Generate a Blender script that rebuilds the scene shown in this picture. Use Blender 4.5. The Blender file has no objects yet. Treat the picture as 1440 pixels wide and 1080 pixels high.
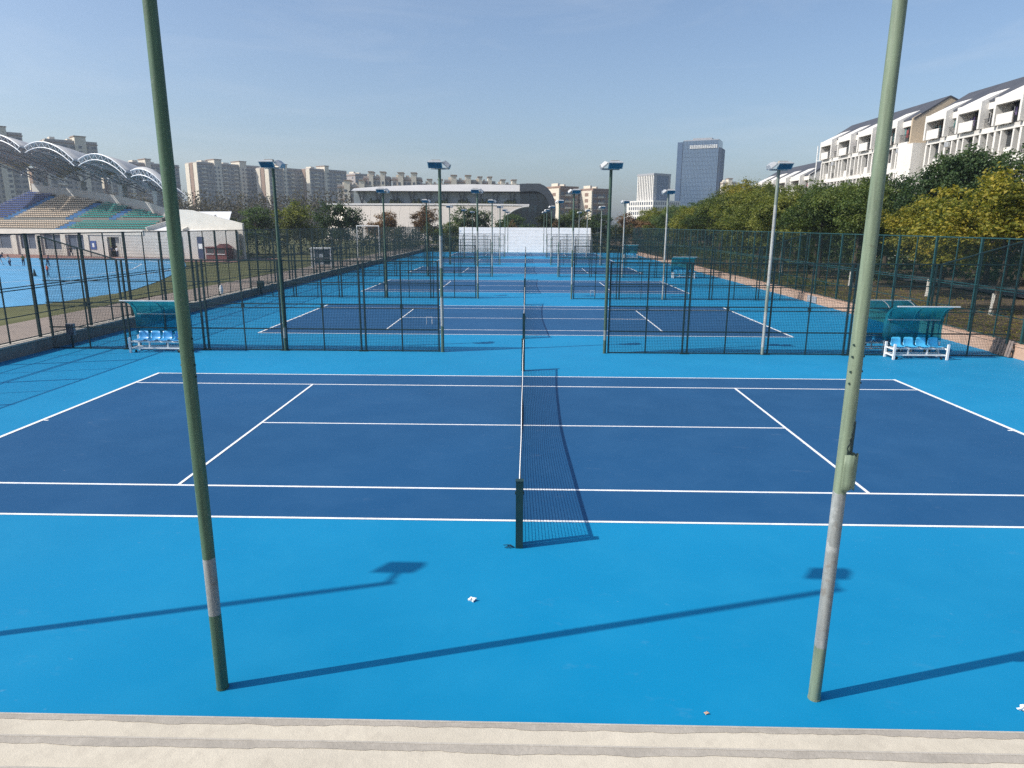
import bpy, math, random
from mathutils import Vector, Matrix
rnd = random.Random(7)
PI = math.pi
scene = bpy.context.scene
col = scene.collection

# ------------------------------------------------------------------ camera
cam_d = bpy.data.cameras.new('camera')
cam = bpy.data.objects.new('camera', cam_d)
col.objects.link(cam)
cam.location = (0.061, -15.893, 4.778)
cam.rotation_euler = (1.339842, -0.004970, 0.020453)
cam_d.sensor_fit = 'HORIZONTAL'
cam_d.sensor_width = 36.0
cam_d.lens = 23.816
cam_d.clip_start = 0.05
cam_d.clip_end = 6000
scene.camera = cam

# ------------------------------------------------------------------ sky + sun
SUN = Vector((-7.45, -2.2, 6.8)).normalized()
w = bpy.data.worlds.new('World')
scene.world = w
w.use_nodes = True
wn = w.node_tree
wn.nodes.clear()
sky = wn.nodes.new('ShaderNodeTexSky')
sky.sky_type = 'NISHITA'
sky.sun_disc = False
sky.sun_elevation = math.asin(SUN.z)
sky.sun_rotation = math.atan2(SUN.x, SUN.y)
sky.altitude = 20
sky.air_density = 1.0
sky.dust_density = 2.4
sky.ozone_density = 3.3
bg = wn.nodes.new('ShaderNodeBackground')
bg.inputs['Strength'].default_value = 0.153
wo = wn.nodes.new('ShaderNodeOutputWorld')
tcw = wn.nodes.new('ShaderNodeTexCoord')
mpw = wn.nodes.new('ShaderNodeMapping'); mpw.inputs['Scale'].default_value = (1.0, 1.4, 7.0); mpw.inputs['Location'].default_value = (.35, .2, .1)
nzw = wn.nodes.new('ShaderNodeTexNoise'); nzw.inputs['Scale'].default_value = 2.2; nzw.inputs['Detail'].default_value = 7; nzw.inputs['Roughness'].default_value = .62; nzw.inputs['Distortion'].default_value = .6
rmw = wn.nodes.new('ShaderNodeValToRGB'); rmw.color_ramp.elements[0].position = .50; rmw.color_ramp.elements[1].position = .86
rmw.color_ramp.elements[0].color = (0,0,0,1); rmw.color_ramp.elements[1].color = (.22,.22,.22,1)
mxw = wn.nodes.new('ShaderNodeMix'); mxw.data_type = 'RGBA'
mxw.inputs[7].default_value = (5.2, 5.4, 5.6, 1)
wn.links.new(tcw.outputs['Generated'], mpw.inputs[0]); wn.links.new(mpw.outputs[0], nzw.inputs['Vector'])
wn.links.new(nzw.outputs[0], rmw.inputs[0]); wn.links.new(rmw.outputs[0], mxw.inputs[0])
wn.links.new(sky.outputs[0], mxw.inputs[6])
wn.links.new(mxw.outputs[2], bg.inputs['Color'])
wn.links.new(bg.outputs[0], wo.inputs['Surface'])
sun_d = bpy.data.lights.new('sun', 'SUN')
sun_d.energy = 5.0
sun_d.angle = math.radians(0.55)
sun_d.color = (1.0, 0.945, 0.86)
sun = bpy.data.objects.new('sun', sun_d)
sun.rotation_euler = SUN.to_track_quat('Z', 'Y').to_euler()
sun.location = (-60, -30, 90)
col.objects.link(sun)
vs = scene.view_settings
scene.display_settings.display_device = 'sRGB'
vs.view_transform = 'Standard'
vs.look = 'None'
vs.gamma = 1.0
vs.exposure = 0.1
vs.use_curve_mapping = False
scene.render.engine = 'CYCLES'
scene.cycles.max_bounces = 8
scene.cycles.transparent_max_bounces = 16
scene.cycles.volume_bounces = 0
scene.cycles.use_denoising = False
scene.cycles.use_adaptive_sampling = False
scene.cycles.sample_clamp_indirect = 4.0

# ------------------------------------------------------------------ mesh helpers
class MB:
    def __init__(s):
        s.v = []; s.f = []; s.m = []
    def add(s, vs_, fs, mi=0):
        o = len(s.v)
        s.v.extend([tuple(p) for p in vs_])
        for f in fs:
            s.f.append(tuple(i + o for i in f)); s.m.append(mi)
    def box(s, x0, x1, y0, y1, z0, z1, mi=0):
        s.add([(x0,y0,z0),(x1,y0,z0),(x1,y1,z0),(x0,y1,z0),(x0,y0,z1),(x1,y0,z1),(x1,y1,z1),(x0,y1,z1)],
              [(0,3,2,1),(4,5,6,7),(0,1,5,4),(1,2,6,5),(2,3,7,6),(3,0,4,7)], mi)
        return s
    def obox(s, c, ax, ay, az, mi=0):
        c = Vector(c); ax = Vector(ax); ay = Vector(ay); az = Vector(az)
        p = [c - ax - ay - az, c + ax - ay - az, c + ax + ay - az, c - ax + ay - az,
             c - ax - ay + az, c + ax - ay + az, c + ax + ay + az, c - ax + ay + az]
        s.add(p, [(0,3,2,1),(4,5,6,7),(0,1,5,4),(1,2,6,5),(2,3,7,6),(3,0,4,7)], mi)
        return s
    def bar(s, a, b, w_, h_=None, up=(0,0,1), mi=0):
        a = Vector(a); b = Vector(b); d = b - a
        if d.length < 1e-6: return s
        t = d.normalized(); up = Vector(up)
        if abs(t.dot(up)) > .95: up = Vector((0,1,0))
        x = t.cross(up).normalized(); y = x.cross(t)
        h_ = h_ or w_
        return s.obox((a + b) / 2, x * w_ / 2, d / 2, y * h_ / 2, mi)
    def tube(s, pts, r, n=8, caps=True, mi=0):
        pts = [Vector(p) for p in pts]
        rs = r if isinstance(r, (list, tuple)) else [r] * len(pts)
        vs_, fs = [], []
        px = None
        for i, p in enumerate(pts):
            if i == 0: t = pts[1] - p
            elif i == len(pts) - 1: t = p - pts[-2]
            else: t = (pts[i+1] - p).normalized() + (p - pts[i-1]).normalized()
            t.normalize()
            if px is None:
                u = Vector((0,0,1)) if abs(t.z) < .9 else Vector((1,0,0))
                px = t.cross(u).normalized()
            x = (px - t * px.dot(t)).normalized(); px = x
            y = t.cross(x)
            for k in range(n):
                a = 2 * PI * k / n
                vs_.append(p + (x * math.cos(a) + y * math.sin(a)) * rs[i])
        for i in range(len(pts) - 1):
            for k in range(n):
                a = i * n + k; b = i * n + (k + 1) % n
                fs.append((a, b, b + n, a + n))
        if caps:
            fs.append(tuple(reversed(range(n)))); fs.append(tuple(range((len(pts)-1)*n, len(pts)*n)))
        s.add(vs_, fs, mi)
        return s
    def prism(s, poly, d, mi=0):
        """closed polygon extruded by vector d"""
        d = Vector(d); n = len(poly)
        p = [Vector(q) for q in poly]
        vs_ = p + [q + d for q in p]
        fs = [tuple(reversed(range(n))), tuple(range(n, 2*n))]
        for i in range(n):
            j = (i + 1) % n
            fs.append((i, j, j + n, i + n))
        s.add(vs_, fs, mi)
        return s
    def quad(s, a, b, c, d, mi=0):
        s.add([a, b, c, d], [(0,1,2,3)], mi); return s
    def grid(s, P, mi=0):
        """P[i][j] points -> surface"""
        nr, nc = len(P), len(P[0])
        s.add([p for r in P for p in r],
              [(i*nc+j, i*nc+j+1, (i+1)*nc+j+1, (i+1)*nc+j) for i in range(nr-1) for j in range(nc-1)], mi)
        return s
    def shell(s, P, th, mi=0):
        """thickened grid: th is a vector"""
        th = Vector(th); nr, nc = len(P), len(P[0])
        A = [Vector(p) for r in P for p in r]; B = [p + th for p in A]; o = nr * nc
        fs = []
        for i in range(nr-1):
            for j in range(nc-1):
                q = (i*nc+j, i*nc+j+1, (i+1)*nc+j+1, (i+1)*nc+j)
                fs.append(tuple(reversed(q))); fs.append(tuple(k + o for k in q))
        for j in range(nc-1):
            fs.append((j, j+1, j+1+o, j+o)); k = (nr-1)*nc + j
            fs.append((k+1, k, k+o, k+1+o))
        for i in range(nr-1):
            a, b = i*nc, (i+1)*nc
            fs.append((b, a, a+o, b+o)); a, b = i*nc+nc-1, (i+1)*nc+nc-1
            fs.append((a, b, b+o, a+o))
        s.add(A + B, fs, mi)
        return s
    def mesh(s, name, mats, smooth=False):
        me = bpy.data.meshes.new(name)
        me.from_pydata(s.v, [], s.f)
        for m in (mats if isinstance(mats, (list, tuple)) else [mats]): me.materials.append(m)
        if isinstance(mats, (list, tuple)): me.polygons.foreach_set('material_index', s.m)
        if smooth: me.polygons.foreach_set('use_smooth', [True] * len(me.polygons))
        me.update()
        return me

def part(name, mb, mat_, parent=None, smooth=False, loc=None, label=None, stuff=False, rz=None):
    me = mb if isinstance(mb, bpy.types.Mesh) else mb.mesh(name, mat_, smooth)
    o = bpy.data.objects.new(name, me)
    col.objects.link(o)
    if parent is not None: o.parent = parent
    if loc is not None: o.location = loc
    if rz is not None: o.rotation_euler = (0, 0, rz)
    if label: o['label'] = label
    if stuff: o['kind'] = 'stuff'
    return o
def thing(name, label, cat, loc=(0,0,0), rz=0, group=None):
    o = bpy.data.objects.new(name, None)
    o.empty_display_size = .3
    col.objects.link(o)
    o.location = loc; o.rotation_euler = (0,0,rz)
    o['label'] = label; o['category'] = cat
    if group: o['group'] = group
    return o
def tag(o, label, cat, group=None, kind=None):
    o['label'] = label; o['category'] = cat
    if group: o['group'] = group
    if kind: o['kind'] = kind
    return o
def struct(name, mb, mat_, label, cat='ground', loc=None, smooth=False):
    o = part(name, mb, mat_, None, smooth, loc)
    o['kind'] = 'structure'; o['label'] = label; o['category'] = cat
    return o
def dup(root, loc, rz=0, label=None, group=None):
    r = root.copy(); col.objects.link(r)
    r.location = loc; r.rotation_euler = (0,0,rz)
    if label: r['label'] = label
    if group: r['group'] = group
    def rec(a, b):
        for ch in list(a.children):
            c = ch.copy(); col.objects.link(c); c.parent = b
            rec(ch, c)
    rec(root, r)
    return r

# ------------------------------------------------------------------ materials
def nodes(name):
    m = bpy.data.materials.new(name); m.use_nodes = True
    nt = m.node_tree; nt.nodes.clear()
    out = nt.nodes.new('ShaderNodeOutputMaterial')
    b = nt.nodes.new('ShaderNodeBsdfPrincipled')
    nt.links.new(b.outputs[0], out.inputs['Surface'])
    return m, nt, b, out
def N(nt, t, **kw):
    n = nt.nodes.new(t)
    for k, v in kw.items(): setattr(n, k, v)
    return n
def noise(nt, vec, scale, detail=3, rough=.55, dim=None):
    n = N(nt, 'ShaderNodeTexNoise')
    n.inputs['Scale'].default_value = scale; n.inputs['Detail'].default_value = detail; n.inputs['Roughness'].default_value = rough
    if vec is not None: nt.links.new(vec, n.inputs['Vector'])
    return n.outputs[0]
def ramp(nt, fac, stops):
    r = N(nt, 'ShaderNodeValToRGB')
    while len(r.color_ramp.elements) < len(stops): r.color_ramp.elements.new(.5)
    for e, (p, c) in zip(r.color_ramp.elements, stops):
        e.position = p; e.color = (*c, 1) if len(c) == 3 else c
    nt.links.new(fac, r.inputs[0])
    return r.outputs[0]
def g(v): return (v, v, v)
def mix(nt, fac, a, b, mode='MIX'):
    n = N(nt, 'ShaderNodeMix', data_type='RGBA', blend_type=mode)
    for sock, v in ((n.inputs[0], fac), (n.inputs[6], a), (n.inputs[7], b)):
        if isinstance(v, (int, float)): sock.default_value = v
        elif isinstance(v, tuple): sock.default_value = (*v, 1) if len(v) == 3 else v
        else: nt.links.new(v, sock)
    return n.outputs[2]
def math_(nt, op, a, b=None, c=None):
    n = N(nt, 'ShaderNodeMath', operation=op)
    for i, v in enumerate((a, b, c)):
        if v is None: continue
        if isinstance(v, (int, float)): n.inputs[i].default_value = v
        else: nt.links.new(v, n.inputs[i])
    return n.outputs[0]
def coord(nt, kind='Object'):
    return N(nt, 'ShaderNodeTexCoord').outputs[kind]
def sc(c, k): return tuple(min(1, x * k) for x in c)
def bump(nt, b, h, strength, dist=.01):
    n = N(nt, 'ShaderNodeBump')
    n.inputs['Strength'].default_value = strength; n.inputs['Distance'].default_value = dist
    nt.links.new(h, n.inputs['Height']); nt.links.new(n.outputs[0], b.inputs['Normal'])
def mat(name, c, rough=.6, var=.14, scale=1.5, spec=.4, metal=0, bmp=0, bscale=40, dirt=None, dirt_amt=.35):
    m, nt, b, out = nodes(name)
    v = coord(nt)
    n1 = noise(nt, v, scale, 4); n2 = noise(nt, v, scale * 9, 3)
    f = math_(nt, 'ADD', math_(nt, 'MULTIPLY', n1, .65), math_(nt, 'MULTIPLY', n2, .35))
    cc = ramp(nt, f, [(.3, sc(c, 1 - var)), (.7, sc(c, 1 + var))])
    if dirt:
        d = ramp(nt, noise(nt, v, scale * 2.3, 6, .7), [(.52, g(0)), (.72, g(dirt_amt))])
        cc = mix(nt, d, cc, dirt)
    nt.links.new(cc, b.inputs['Base Color'])
    rr = ramp(nt, n1, [(.3, g(max(0, rough - .08))), (.7, g(min(1, rough + .08)))])
    nt.links.new(rr, b.inputs['Roughness'])
    b.inputs['Specular IOR Level'].default_value = spec
    b.inputs['Metallic'].default_value = metal
    if bmp: bump(nt, b, noise(nt, v, bscale, 4, .6), bmp)
    return m

def court_mat(name, c, light):
    """acrylic court paint: broad tonal drift, sand grain, scuffs, dried puddle rims"""
    m, nt, b, out = nodes(name)
    v = N(nt, 'ShaderNodeNewGeometry').outputs['Position']
    big = noise(nt, v, .11, 3, .5); mid = noise(nt, v, .7, 5, .6); fine = noise(nt, v, 60, 2, .6)
    c1 = ramp(nt, big, [(.3, sc(c, .91)), (.7, sc(c, 1.09))])
    c2 = mix(nt, ramp(nt, mid, [(.42, g(0)), (.75, g(.36))]), c1, light)
    c3 = mix(nt, ramp(nt, fine, [(.3, g(.16)), (.62, g(0))]), c2, sc(c, .45))
    # dried puddle rims
    pn = noise(nt, v, .32, 2, .45)
    rim = math_(nt, 'SUBTRACT', 1.0, math_(nt, 'MINIMUM', math_(nt, 'MULTIPLY', math_(nt, 'ABSOLUTE', math_(nt, 'SUBTRACT', pn, .57)), 90), 1.0))
    gate = ramp(nt, noise(nt, v, .09, 1), [(.48, g(0)), (.62, g(.10))])
    c4 = mix(nt, math_(nt, 'MULTIPLY', rim, gate), c3, light)
    # pale scuffs and dust
    sm = N(nt, 'ShaderNodeMapping'); sm.inputs['Scale'].default_value = (1.0, 1.9, 1.0); sm.inputs['Rotation'].default_value = (0,0,.9)
    nt.links.new(v, sm.inputs['Vector'])
    scf = ramp(nt, noise(nt, sm.outputs[0], 1.6, 7, .72), [(.59, g(0)), (.78, g(.46))])
    patch = ramp(nt, noise(nt, v, .23, 4, .6), [(.46, g(.08)), (.66, g(1))])
    scf = math_(nt, 'MULTIPLY', scf, patch)
    c5 = mix(nt, scf, c4, tuple(.7 * x + .10 for x in light))
    spk = math_(nt, 'MULTIPLY', ramp(nt, noise(nt, v, 7.5, 2, .5), [(.72, g(0)), (.80, g(.5))]), patch)
    c6 = mix(nt, spk, c5, tuple(.6 * x + .16 for x in light))
    nt.links.new(c6, b.inputs['Base Color'])
    b.inputs['Specular IOR Level'].default_value = .08
    b.inputs['Sheen Weight'].default_value = .07
    b.inputs['Sheen Roughness'].default_value = .5
    b.inputs['Sheen Tint'].default_value = (.55, .8, 1, 1)
    nt.links.new(ramp(nt, mid, [(.3, g(.5)), (.7, g(.66))]), b.inputs['Roughness'])
    bump(nt, b, fine, .25, .004)
    return m

def pole_mat(name, green, grey, bands, torn=.06):
    """painted steel: green coat, bare weathered bands between given heights, ragged edges"""
    m, nt, b, out = nodes(name)
    v = coord(nt)
    sep = N(nt, 'ShaderNodeSeparateXYZ'); nt.links.new(v, sep.inputs[0])
    jag = math_(nt, 'MULTIPLY', math_(nt, 'SUBTRACT', noise(nt, v, 9, 4, .65), .5), torn * 3)
    z = math_(nt, 'ADD', sep.outputs[2], jag)
    st = N(nt, 'ShaderNodeMapping'); st.inputs['Scale'].default_value = (14, 14, .9); nt.links.new(v, st.inputs[0])
    streak = noise(nt, st.outputs[0], 1.4, 4, .6)
    cg = ramp(nt, streak, [(.28, sc(green, .62)), (.5, green), (.72, sc(green, 1.32))])
    rust = ramp(nt, noise(nt, v, 11, 6, .7), [(.64, g(0)), (.74, g(.65))])
    cg = mix(nt, rust, cg, (.07, .05, .035))
    flake = ramp(nt, noise(nt, v, 24, 4, .6), [(.66, g(0)), (.70, g(.55))])
    cg = mix(nt, flake, cg, tuple(.5*x + .16 for x in green))
    cr = ramp(nt, streak, [(.3, sc(grey, .7)), (.7, sc(grey, 1.2))])
    cr = mix(nt, ramp(nt, noise(nt, v, 7, 5, .7), [(.56, g(0)), (.64, g(.5))]), cr, (.16, .13, .10))
    cr = mix(nt, ramp(nt, noise(nt, v, 5, 5, .7), [(.55, g(0)), (.68, g(.6))]), cr, (.44, .46, .45))
    fac = None
    for lo, hi in bands:
        a = math_(nt, 'MULTIPLY', math_(nt, 'GREATER_THAN', z, lo), math_(nt, 'LESS_THAN', z, hi))
        fac = a if fac is None else math_(nt, 'MAXIMUM', fac, a)
    c_ = mix(nt, fac, cg, cr) if fac is not None else cg
    nt.links.new(c_, b.inputs['Base Color'])
    b.inputs['Roughness'].default_value = .5
    b.inputs['Specular IOR Level'].default_value = .4
    bump(nt, b, noise(nt, v, 28, 5, .65), .3, .006)
    return m

def leaf_mat(name, cols):
    m, nt, b, out = nodes(name)
    geo = N(nt, 'ShaderNodeNewGeometry'); oi = N(nt, 'ShaderNodeObjectInfo')
    v = coord(nt)
    cl = noise(nt, v, .45, 3, .6)
    f = math_(nt, 'ADD', math_(nt, 'MULTIPLY', geo.outputs['Random Per Island'], .36), math_(nt, 'MULTIPLY_ADD', cl, 1.1, -.2))
    f = math_(nt, 'ADD', f, math_(nt, 'MULTIPLY', math_(nt, 'SUBTRACT', oi.outputs['Random'], .5), .30))
    c = ramp(nt, f, list(zip((.22, .42, .6, .84), cols)))
    nt.links.new(c, b.inputs['Base Color'])
    b.inputs['Roughness'].default_value = .55
    b.inputs['Specular IOR Level'].default_value = .3
    tr = N(nt, 'ShaderNodeBsdfTranslucent')
    nt.links.new(mix(nt, 1.0, c, (1.25, 1.25, .6), 'MULTIPLY'), tr.inputs[0])
    mx = N(nt, 'ShaderNodeMixShader'); mx.inputs[0].default_value = .42
    nt.links.new(b.outputs[0], mx.inputs[1]); nt.links.new(tr.outputs[0], mx.inputs[2])
    nt.links.new(mx.outputs[0], out.inputs['Surface'])
    return m

m_outer = court_mat('light_blue_acrylic', (.001, .200, .400), (.015, .25, .45))
m_court = court_mat('dark_blue_acrylic', (.008, .069, .178), (.03, .11, .235))
m_line = mat('white_line_paint', (.80, .81, .80), .6, .07, 3, dirt=(.36, .44, .54), dirt_amt=.55)
m_conc = mat('pale_concrete', (.525, .48, .395), .88, .12, 1.6, .15, bmp=.35, bscale=60, dirt=(.40, .36, .30), dirt_amt=.55)
m_nosing = mat('grey_cement_nosing', (.35, .32, .275), .85, .18, 2.2, .2, bmp=.4, bscale=40, dirt=(.5, .46, .4), dirt_amt=.5)
m_darkconc = mat('weathered_grey_concrete', (.21, .205, .19), .85, .2, 1.2, .2, bmp=.5, bscale=20, dirt=(.10, .10, .09), dirt_amt=.6)
m_coping = mat('pale_coping_stone', (.42, .39, .34), .85, .15, 2.0, .2, bmp=.4, bscale=30, dirt=(.22, .2, .17))
m_pink = mat('pink_rendered_brick', (.48, .32, .235), .85, .2, 1.6, .2, bmp=.5, bscale=25, dirt=(.28, .2, .15), dirt_amt=.6)
m_fence = mat('dark_green_fence_paint', (.010, .032, .034), .45, .25, 4, .5, dirt=(.06, .08, .07), dirt_amt=.4)
m_fence2 = mat('teal_green_fence_paint', (.014, .058, .06), .45, .22, 4, .5)
m_wire = mat('green_coated_wire', (.005, .024, .028), .6, .15, 4, .2)
m_net = mat('black_net_cord', (.008, .012, .02), .8, .1, 4, .2)
m_netpost = mat('dark_green_post_paint', (.010, .035, .034), .4, .2, 5, .5)
m_white = mat('white_enamel', (.74, .75, .74), .4, .07, 4, .5, dirt=(.4, .37, .32), dirt_amt=.35)
m_band = mat('white_vinyl_band', (.78, .78, .76), .6, .05, 6, .3)
m_whitewall = mat('white_wall_panel', (.88, .875, .86), .6, .06, .8, .3, dirt=(.5, .5, .48), dirt_amt=.35)
m_galv = mat('galvanised_steel', (.42, .44, .45), .4, .14, 5, .5, .55)
m_lampshell = mat('grey_lamp_housing', (.46, .47, .47), .4, .1, 5, .5, .3)
m_black = mat('black_rubber', (.02, .02, .022), .7, .2, 6)
m_seat_blue = mat('blue_plastic_seat', (.035, .28, .58), .32, .08, 5, .5, dirt=(.2, .35, .5), dirt_amt=.2)
m_seat_light = mat('sky_blue_plastic_seat', (.055, .36, .62), .32, .08, 5, .5, dirt=(.25, .4, .5), dirt_amt=.2)
m_soil = mat('brown_soil', (.125, .092, .062), .95, .35, .55, .1, bmp=.6, bscale=8, dirt=(.05, .055, .03), dirt_amt=.7)
m_grass = mat('dry_autumn_grass', (.115, .12, .055), .95, .3, .35, .1, bmp=.7, bscale=14, dirt=(.15, .125, .075), dirt_amt=.6)
m_path = mat('pinkish_paving', (.29, .24, .205), .9, .14, .8, .2, bmp=.3, bscale=20, dirt=(.2, .17, .15))
m_asph = mat('grey_asphalt', (.075, .075, .078), .9, .2, .7, .2, bmp=.4, bscale=40)
m_track = mat('sports_field_blue', (.10, .33, .56), .7, .14, .5, .3, dirt=(.2, .36, .5), dirt_amt=.35)
m_redtrack = mat('reddish_apron', (.26, .15, .13), .85, .15, .6, .2)
m_stone = mat('pale_tile_wall', (.50, .475, .44), .7, .12, .6, .3, dirt=(.32, .3, .28), dirt_amt=.3)
m_pillar = mat('cream_pillar', (.60, .565, .50), .7, .1, 1, .3)
m_shutter = mat('blue_grey_shutter', (.085, .11, .155), .5, .2, .7, .4)
m_dark = mat('dark_opening', (.03, .032, .038), .7, .3, 1)
m_roofshell = mat('grey_membrane_roof', (.46, .46, .455), .6, .1, .7, .3)
m_steel = mat('white_painted_steel', (.66, .67, .68), .45, .08, 3, .5)
m_steelg = mat('grey_painted_steel', (.30, .31, .33), .5, .15, 3, .5)
m_grayconc = mat('grey_fair_concrete', (.40, .39, .37), .8, .15, .5, .2, dirt=(.25, .25, .24))
m_green_seat = mat('green_plastic_seat', (.004, .235, .215), .45, .12, 2, .5)
m_beige_seat = mat('beige_plastic_seat', (.50, .41, .32), .45, .12, 2, .5)
m_navy_seat = mat('navy_plastic_seat', (.03, .075, .26), .45, .12, 2, .5)
m_aisle = mat('blue_aisle_paint', (.045, .14, .29), .7, .12, 1)
m_bark = mat('grey_brown_bark', (.075, .060, .047), .9, .3, 3, .1, bmp=.8, bscale=12)
m_lime = mat('limewashed_bark', (.55, .54, .50), .9, .12, 3, .1)
m_slate = mat('dark_slate_roof', (.062, .066, .078), .6, .2, .5, .35, bmp=.3, bscale=8)
m_dormw = mat('white_dorm_paint', (.66, .64, .60), .7, .06, .5, .3, dirt=(.5, .48, .44), dirt_amt=.3)
m_dormb = mat('beige_dorm_paint', (.47, .385, .28), .75, .1, .5, .3)
m_dormp = mat('pinkish_back_wall', (.24, .17, .135), .75, .14, .7, .3)  # colour darkened to put the balcony recess shade into the wall
m_dormg = mat('dim_window_glass', (.035, .04, .045), .15, .3, 1.5, .6)
m_apt = mat('beige_apartment_wall', (.38, .35, .325), .8, .1, .12, .2)
m_apt2 = mat('pinkish_apartment_wall', (.37, .34, .325), .8, .1, .12, .2)
m_aptw = mat('cream_apartment_trim', (.60, .55, .46), .8, .08, .2, .2)
m_aptr = mat('brown_recess_paint', (.27, .19, .145), .8, .1, .2, .2)
m_aptg = mat('blue_grey_window_glass', (.075, .09, .115), .2, .35, .4, .6)
m_brick = mat('brown_brick_wall', (.24, .165, .13), .85, .15, .2, .2)
m_hall = mat('grey_beige_metal_cladding', (.52, .475, .415), .45, .07, .12, .45, .25)
m_hallroof = mat('pale_metal_roof', (.56, .55, .53), .45, .06, .1, .45, .2)
m_halldark = mat('dark_grey_cladding', (.055, .065, .08), .4, .2, .2, .5)
m_ribbon = mat('pale_ribbon_glass', (.30, .34, .36), .25, .25, .3, .5)
m_hallglass = mat('teal_curtain_glass', (.02, .04, .055), .12, .3, .3, .7)
m_glass = mat('blue_tower_glass', (.09, .15, .235), .18, .12, .06, .7, .1)
m_glass2 = mat('deep_blue_tower_glass', (.055, .10, .18), .18, .12, .06, .7, .1)
m_fin = mat('pale_tower_fin', (.22, .29, .38), .5, .08, .2, .4)
m_skin = mat('skin', (.42, .26, .18), .55, .06, 8)
m_hair = mat('black_hair', (.015, .012, .01), .6, .2, 10)
m_orange = mat('orange_shirt', (.62, .10, .04), .8, .1, 8)
m_pinkc = mat('pink_shirt', (.50, .20, .22), .8, .1, 8)
m_navyc = mat('navy_clothes', (.025, .035, .08), .8, .15, 8)
m_whitec = mat('white_clothes', (.62, .64, .66), .8, .08, 8)
m_olivec = mat('ochre_vest', (.25, .17, .04), .8, .15, 8)
m_redbooth = mat('red_brown_booth_paint', (.12, .035, .035), .6, .15, 2)
m_blue_door = mat('dark_blue_door', (.03, .045, .10), .5, .15, 2)
m_bluesign = mat('blue_sign_enamel', (.04, .08, .25), .5, .1, 3)
m_pallet = mat('weathered_pallet_wood', (.20, .165, .15), .85, .25, 4, .2)
m_paper = mat('crumpled_white_paper', (.82, .82, .80), .8, .04, 9)
m_carpaint = mat('white_car_paint', (.72, .73, .74), .25, .03, 1, .6)

L_olive = leaf_mat('olive_green_leaves', [(0.034, 0.055, 0.014), (0.076, 0.106, 0.021), (0.132, 0.161, 0.030), (0.230, 0.236, 0.052)])
L_yg = leaf_mat('yellow_green_leaves', [(0.046, 0.071, 0.014), (0.109, 0.138, 0.023), (0.190, 0.207, 0.032), (0.310, 0.293, 0.057)])
L_gold = leaf_mat('golden_autumn_leaves', [(.06, .08, .014), (.15, .165, .022), (.27, .24, .030), (.40, .31, .05)])
L_dark = leaf_mat('dark_green_leaves', [(0.014, 0.032, 0.014), (0.034, 0.069, 0.025), (0.064, 0.109, 0.039), (0.109, 0.161, 0.063)])
L_mid = leaf_mat('mid_green_leaves', [(0.025, 0.048, 0.014), (0.057, 0.094, 0.023), (0.103, 0.144, 0.034), (0.178, 0.207, 0.057)])
L_rust = leaf_mat('rusty_brown_leaves', [(00.044, 00.035, 00.020), (00.104, 00.067, 00.035), (00.190, 00.107, 00.056), (00.270, 00.167, 00.079)])
L_hedge = leaf_mat('hedge_leaves', [(.010, .017, .007), (.024, .036, .012), (.042, .056, .018), (.07, .08, .03)])

def tint_mat(name, c, alpha):
    """tinted translucent polycarbonate sheet"""
    m, nt, b, out = nodes(name)
    v = coord(nt)
    cc = ramp(nt, noise(nt, v, 2.2, 4), [(.3, sc(c, .8)), (.7, sc(c, 1.2))])
    nt.links.new(cc, b.inputs['Base Color'])
    b.inputs['Roughness'].default_value = .25
    tr = N(nt, 'ShaderNodeBsdfTransparent'); tr.inputs[0].default_value = (.30, .82, .92, 1)
    tl = N(nt, 'ShaderNodeBsdfTranslucent'); nt.links.new(cc, tl.inputs[0])
    a = N(nt, 'ShaderNodeMixShader'); a.inputs[0].default_value = .65
    nt.links.new(b.outputs[0], a.inputs[1]); nt.links.new(tl.outputs[0], a.inputs[2])
    mx = N(nt, 'ShaderNodeMixShader'); mx.inputs[0].default_value = alpha
    nt.links.new(tr.outputs[0], mx.inputs[1]); nt.links.new(a.outputs[0], mx.inputs[2])
    nt.links.new(mx.outputs[0], out.inputs['Surface'])
    return m
m_canopy = tint_mat('teal_polycarbonate', (.06, .36, .44), .42)

# ================================================================== GROUND
ORD = ['first', 'second', 'third', 'fourth', 'fifth', 'sixth', 'seventh', 'eighth', 'ninth', 'tenth']
XL, XR = -18.3, 18.4          # inner faces of the low walls
YB = 106.0                    # far wall
D = 19.445                    # spacing of the courts

struct('ground', MB().quad((-1500,-300,-.36), (1500,-300,-.36), (1500,1500,-.36), (-1500,1500,-.36)), m_grass,
       'dry grassy ground running out to the horizon')
struct('court_surface', MB().box(XL-.1, XR+.1, -10.9, YB+1, -.34, 0), m_outer, 'light blue acrylic surround of all the tennis courts', 'court')

def court(k):
    yc = D * k
    z0, z1, z2 = .004, .008, .012
    names = ['nearest dark blue tennis court below the terrace', 'second dark blue tennis court, just behind the first fences',
             'third dark blue tennis court from the terrace', 'fourth dark blue tennis court from the terrace',
             'fifth dark blue tennis court from the terrace', 'farthest dark blue tennis court before the white wall']
    c = struct('tennis_court', MB().box(-11.885, 11.885, -5.485, 5.485, z0-.003, z0), m_court, names[k], 'tennis court', (0, yc, 0))
    c['group'] = 'tennis courts in a row'
    L = lambda n, x0, x1, y0, y1, z=z1: part(n, MB().box(x0, x1, y0, y1, z-.003, z), m_line, c)
    h = .03
    for s in (-1, 1):
        L('doubles_sideline', -11.885, 11.885, s*5.485-h, s*5.485+h)
        L('singles_sideline', -11.82, 11.82, s*4.115-h, s*4.115+h)
        x = s*11.885
        L('baseline', x-.05, x+.05, -5.515, 5.515, z2)
        L('service_line', s*6.4-h, s*6.4+h, -4.085, 4.085, z2)
        L('centre_mark', min(s*11.73, s*11.83), max(s*11.73, s*11.83), -h, h)
    L('centre_service_line', -6.37, 6.37, -h*.9, h*.9)
    return c
for k in range(6): court(k)

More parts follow.
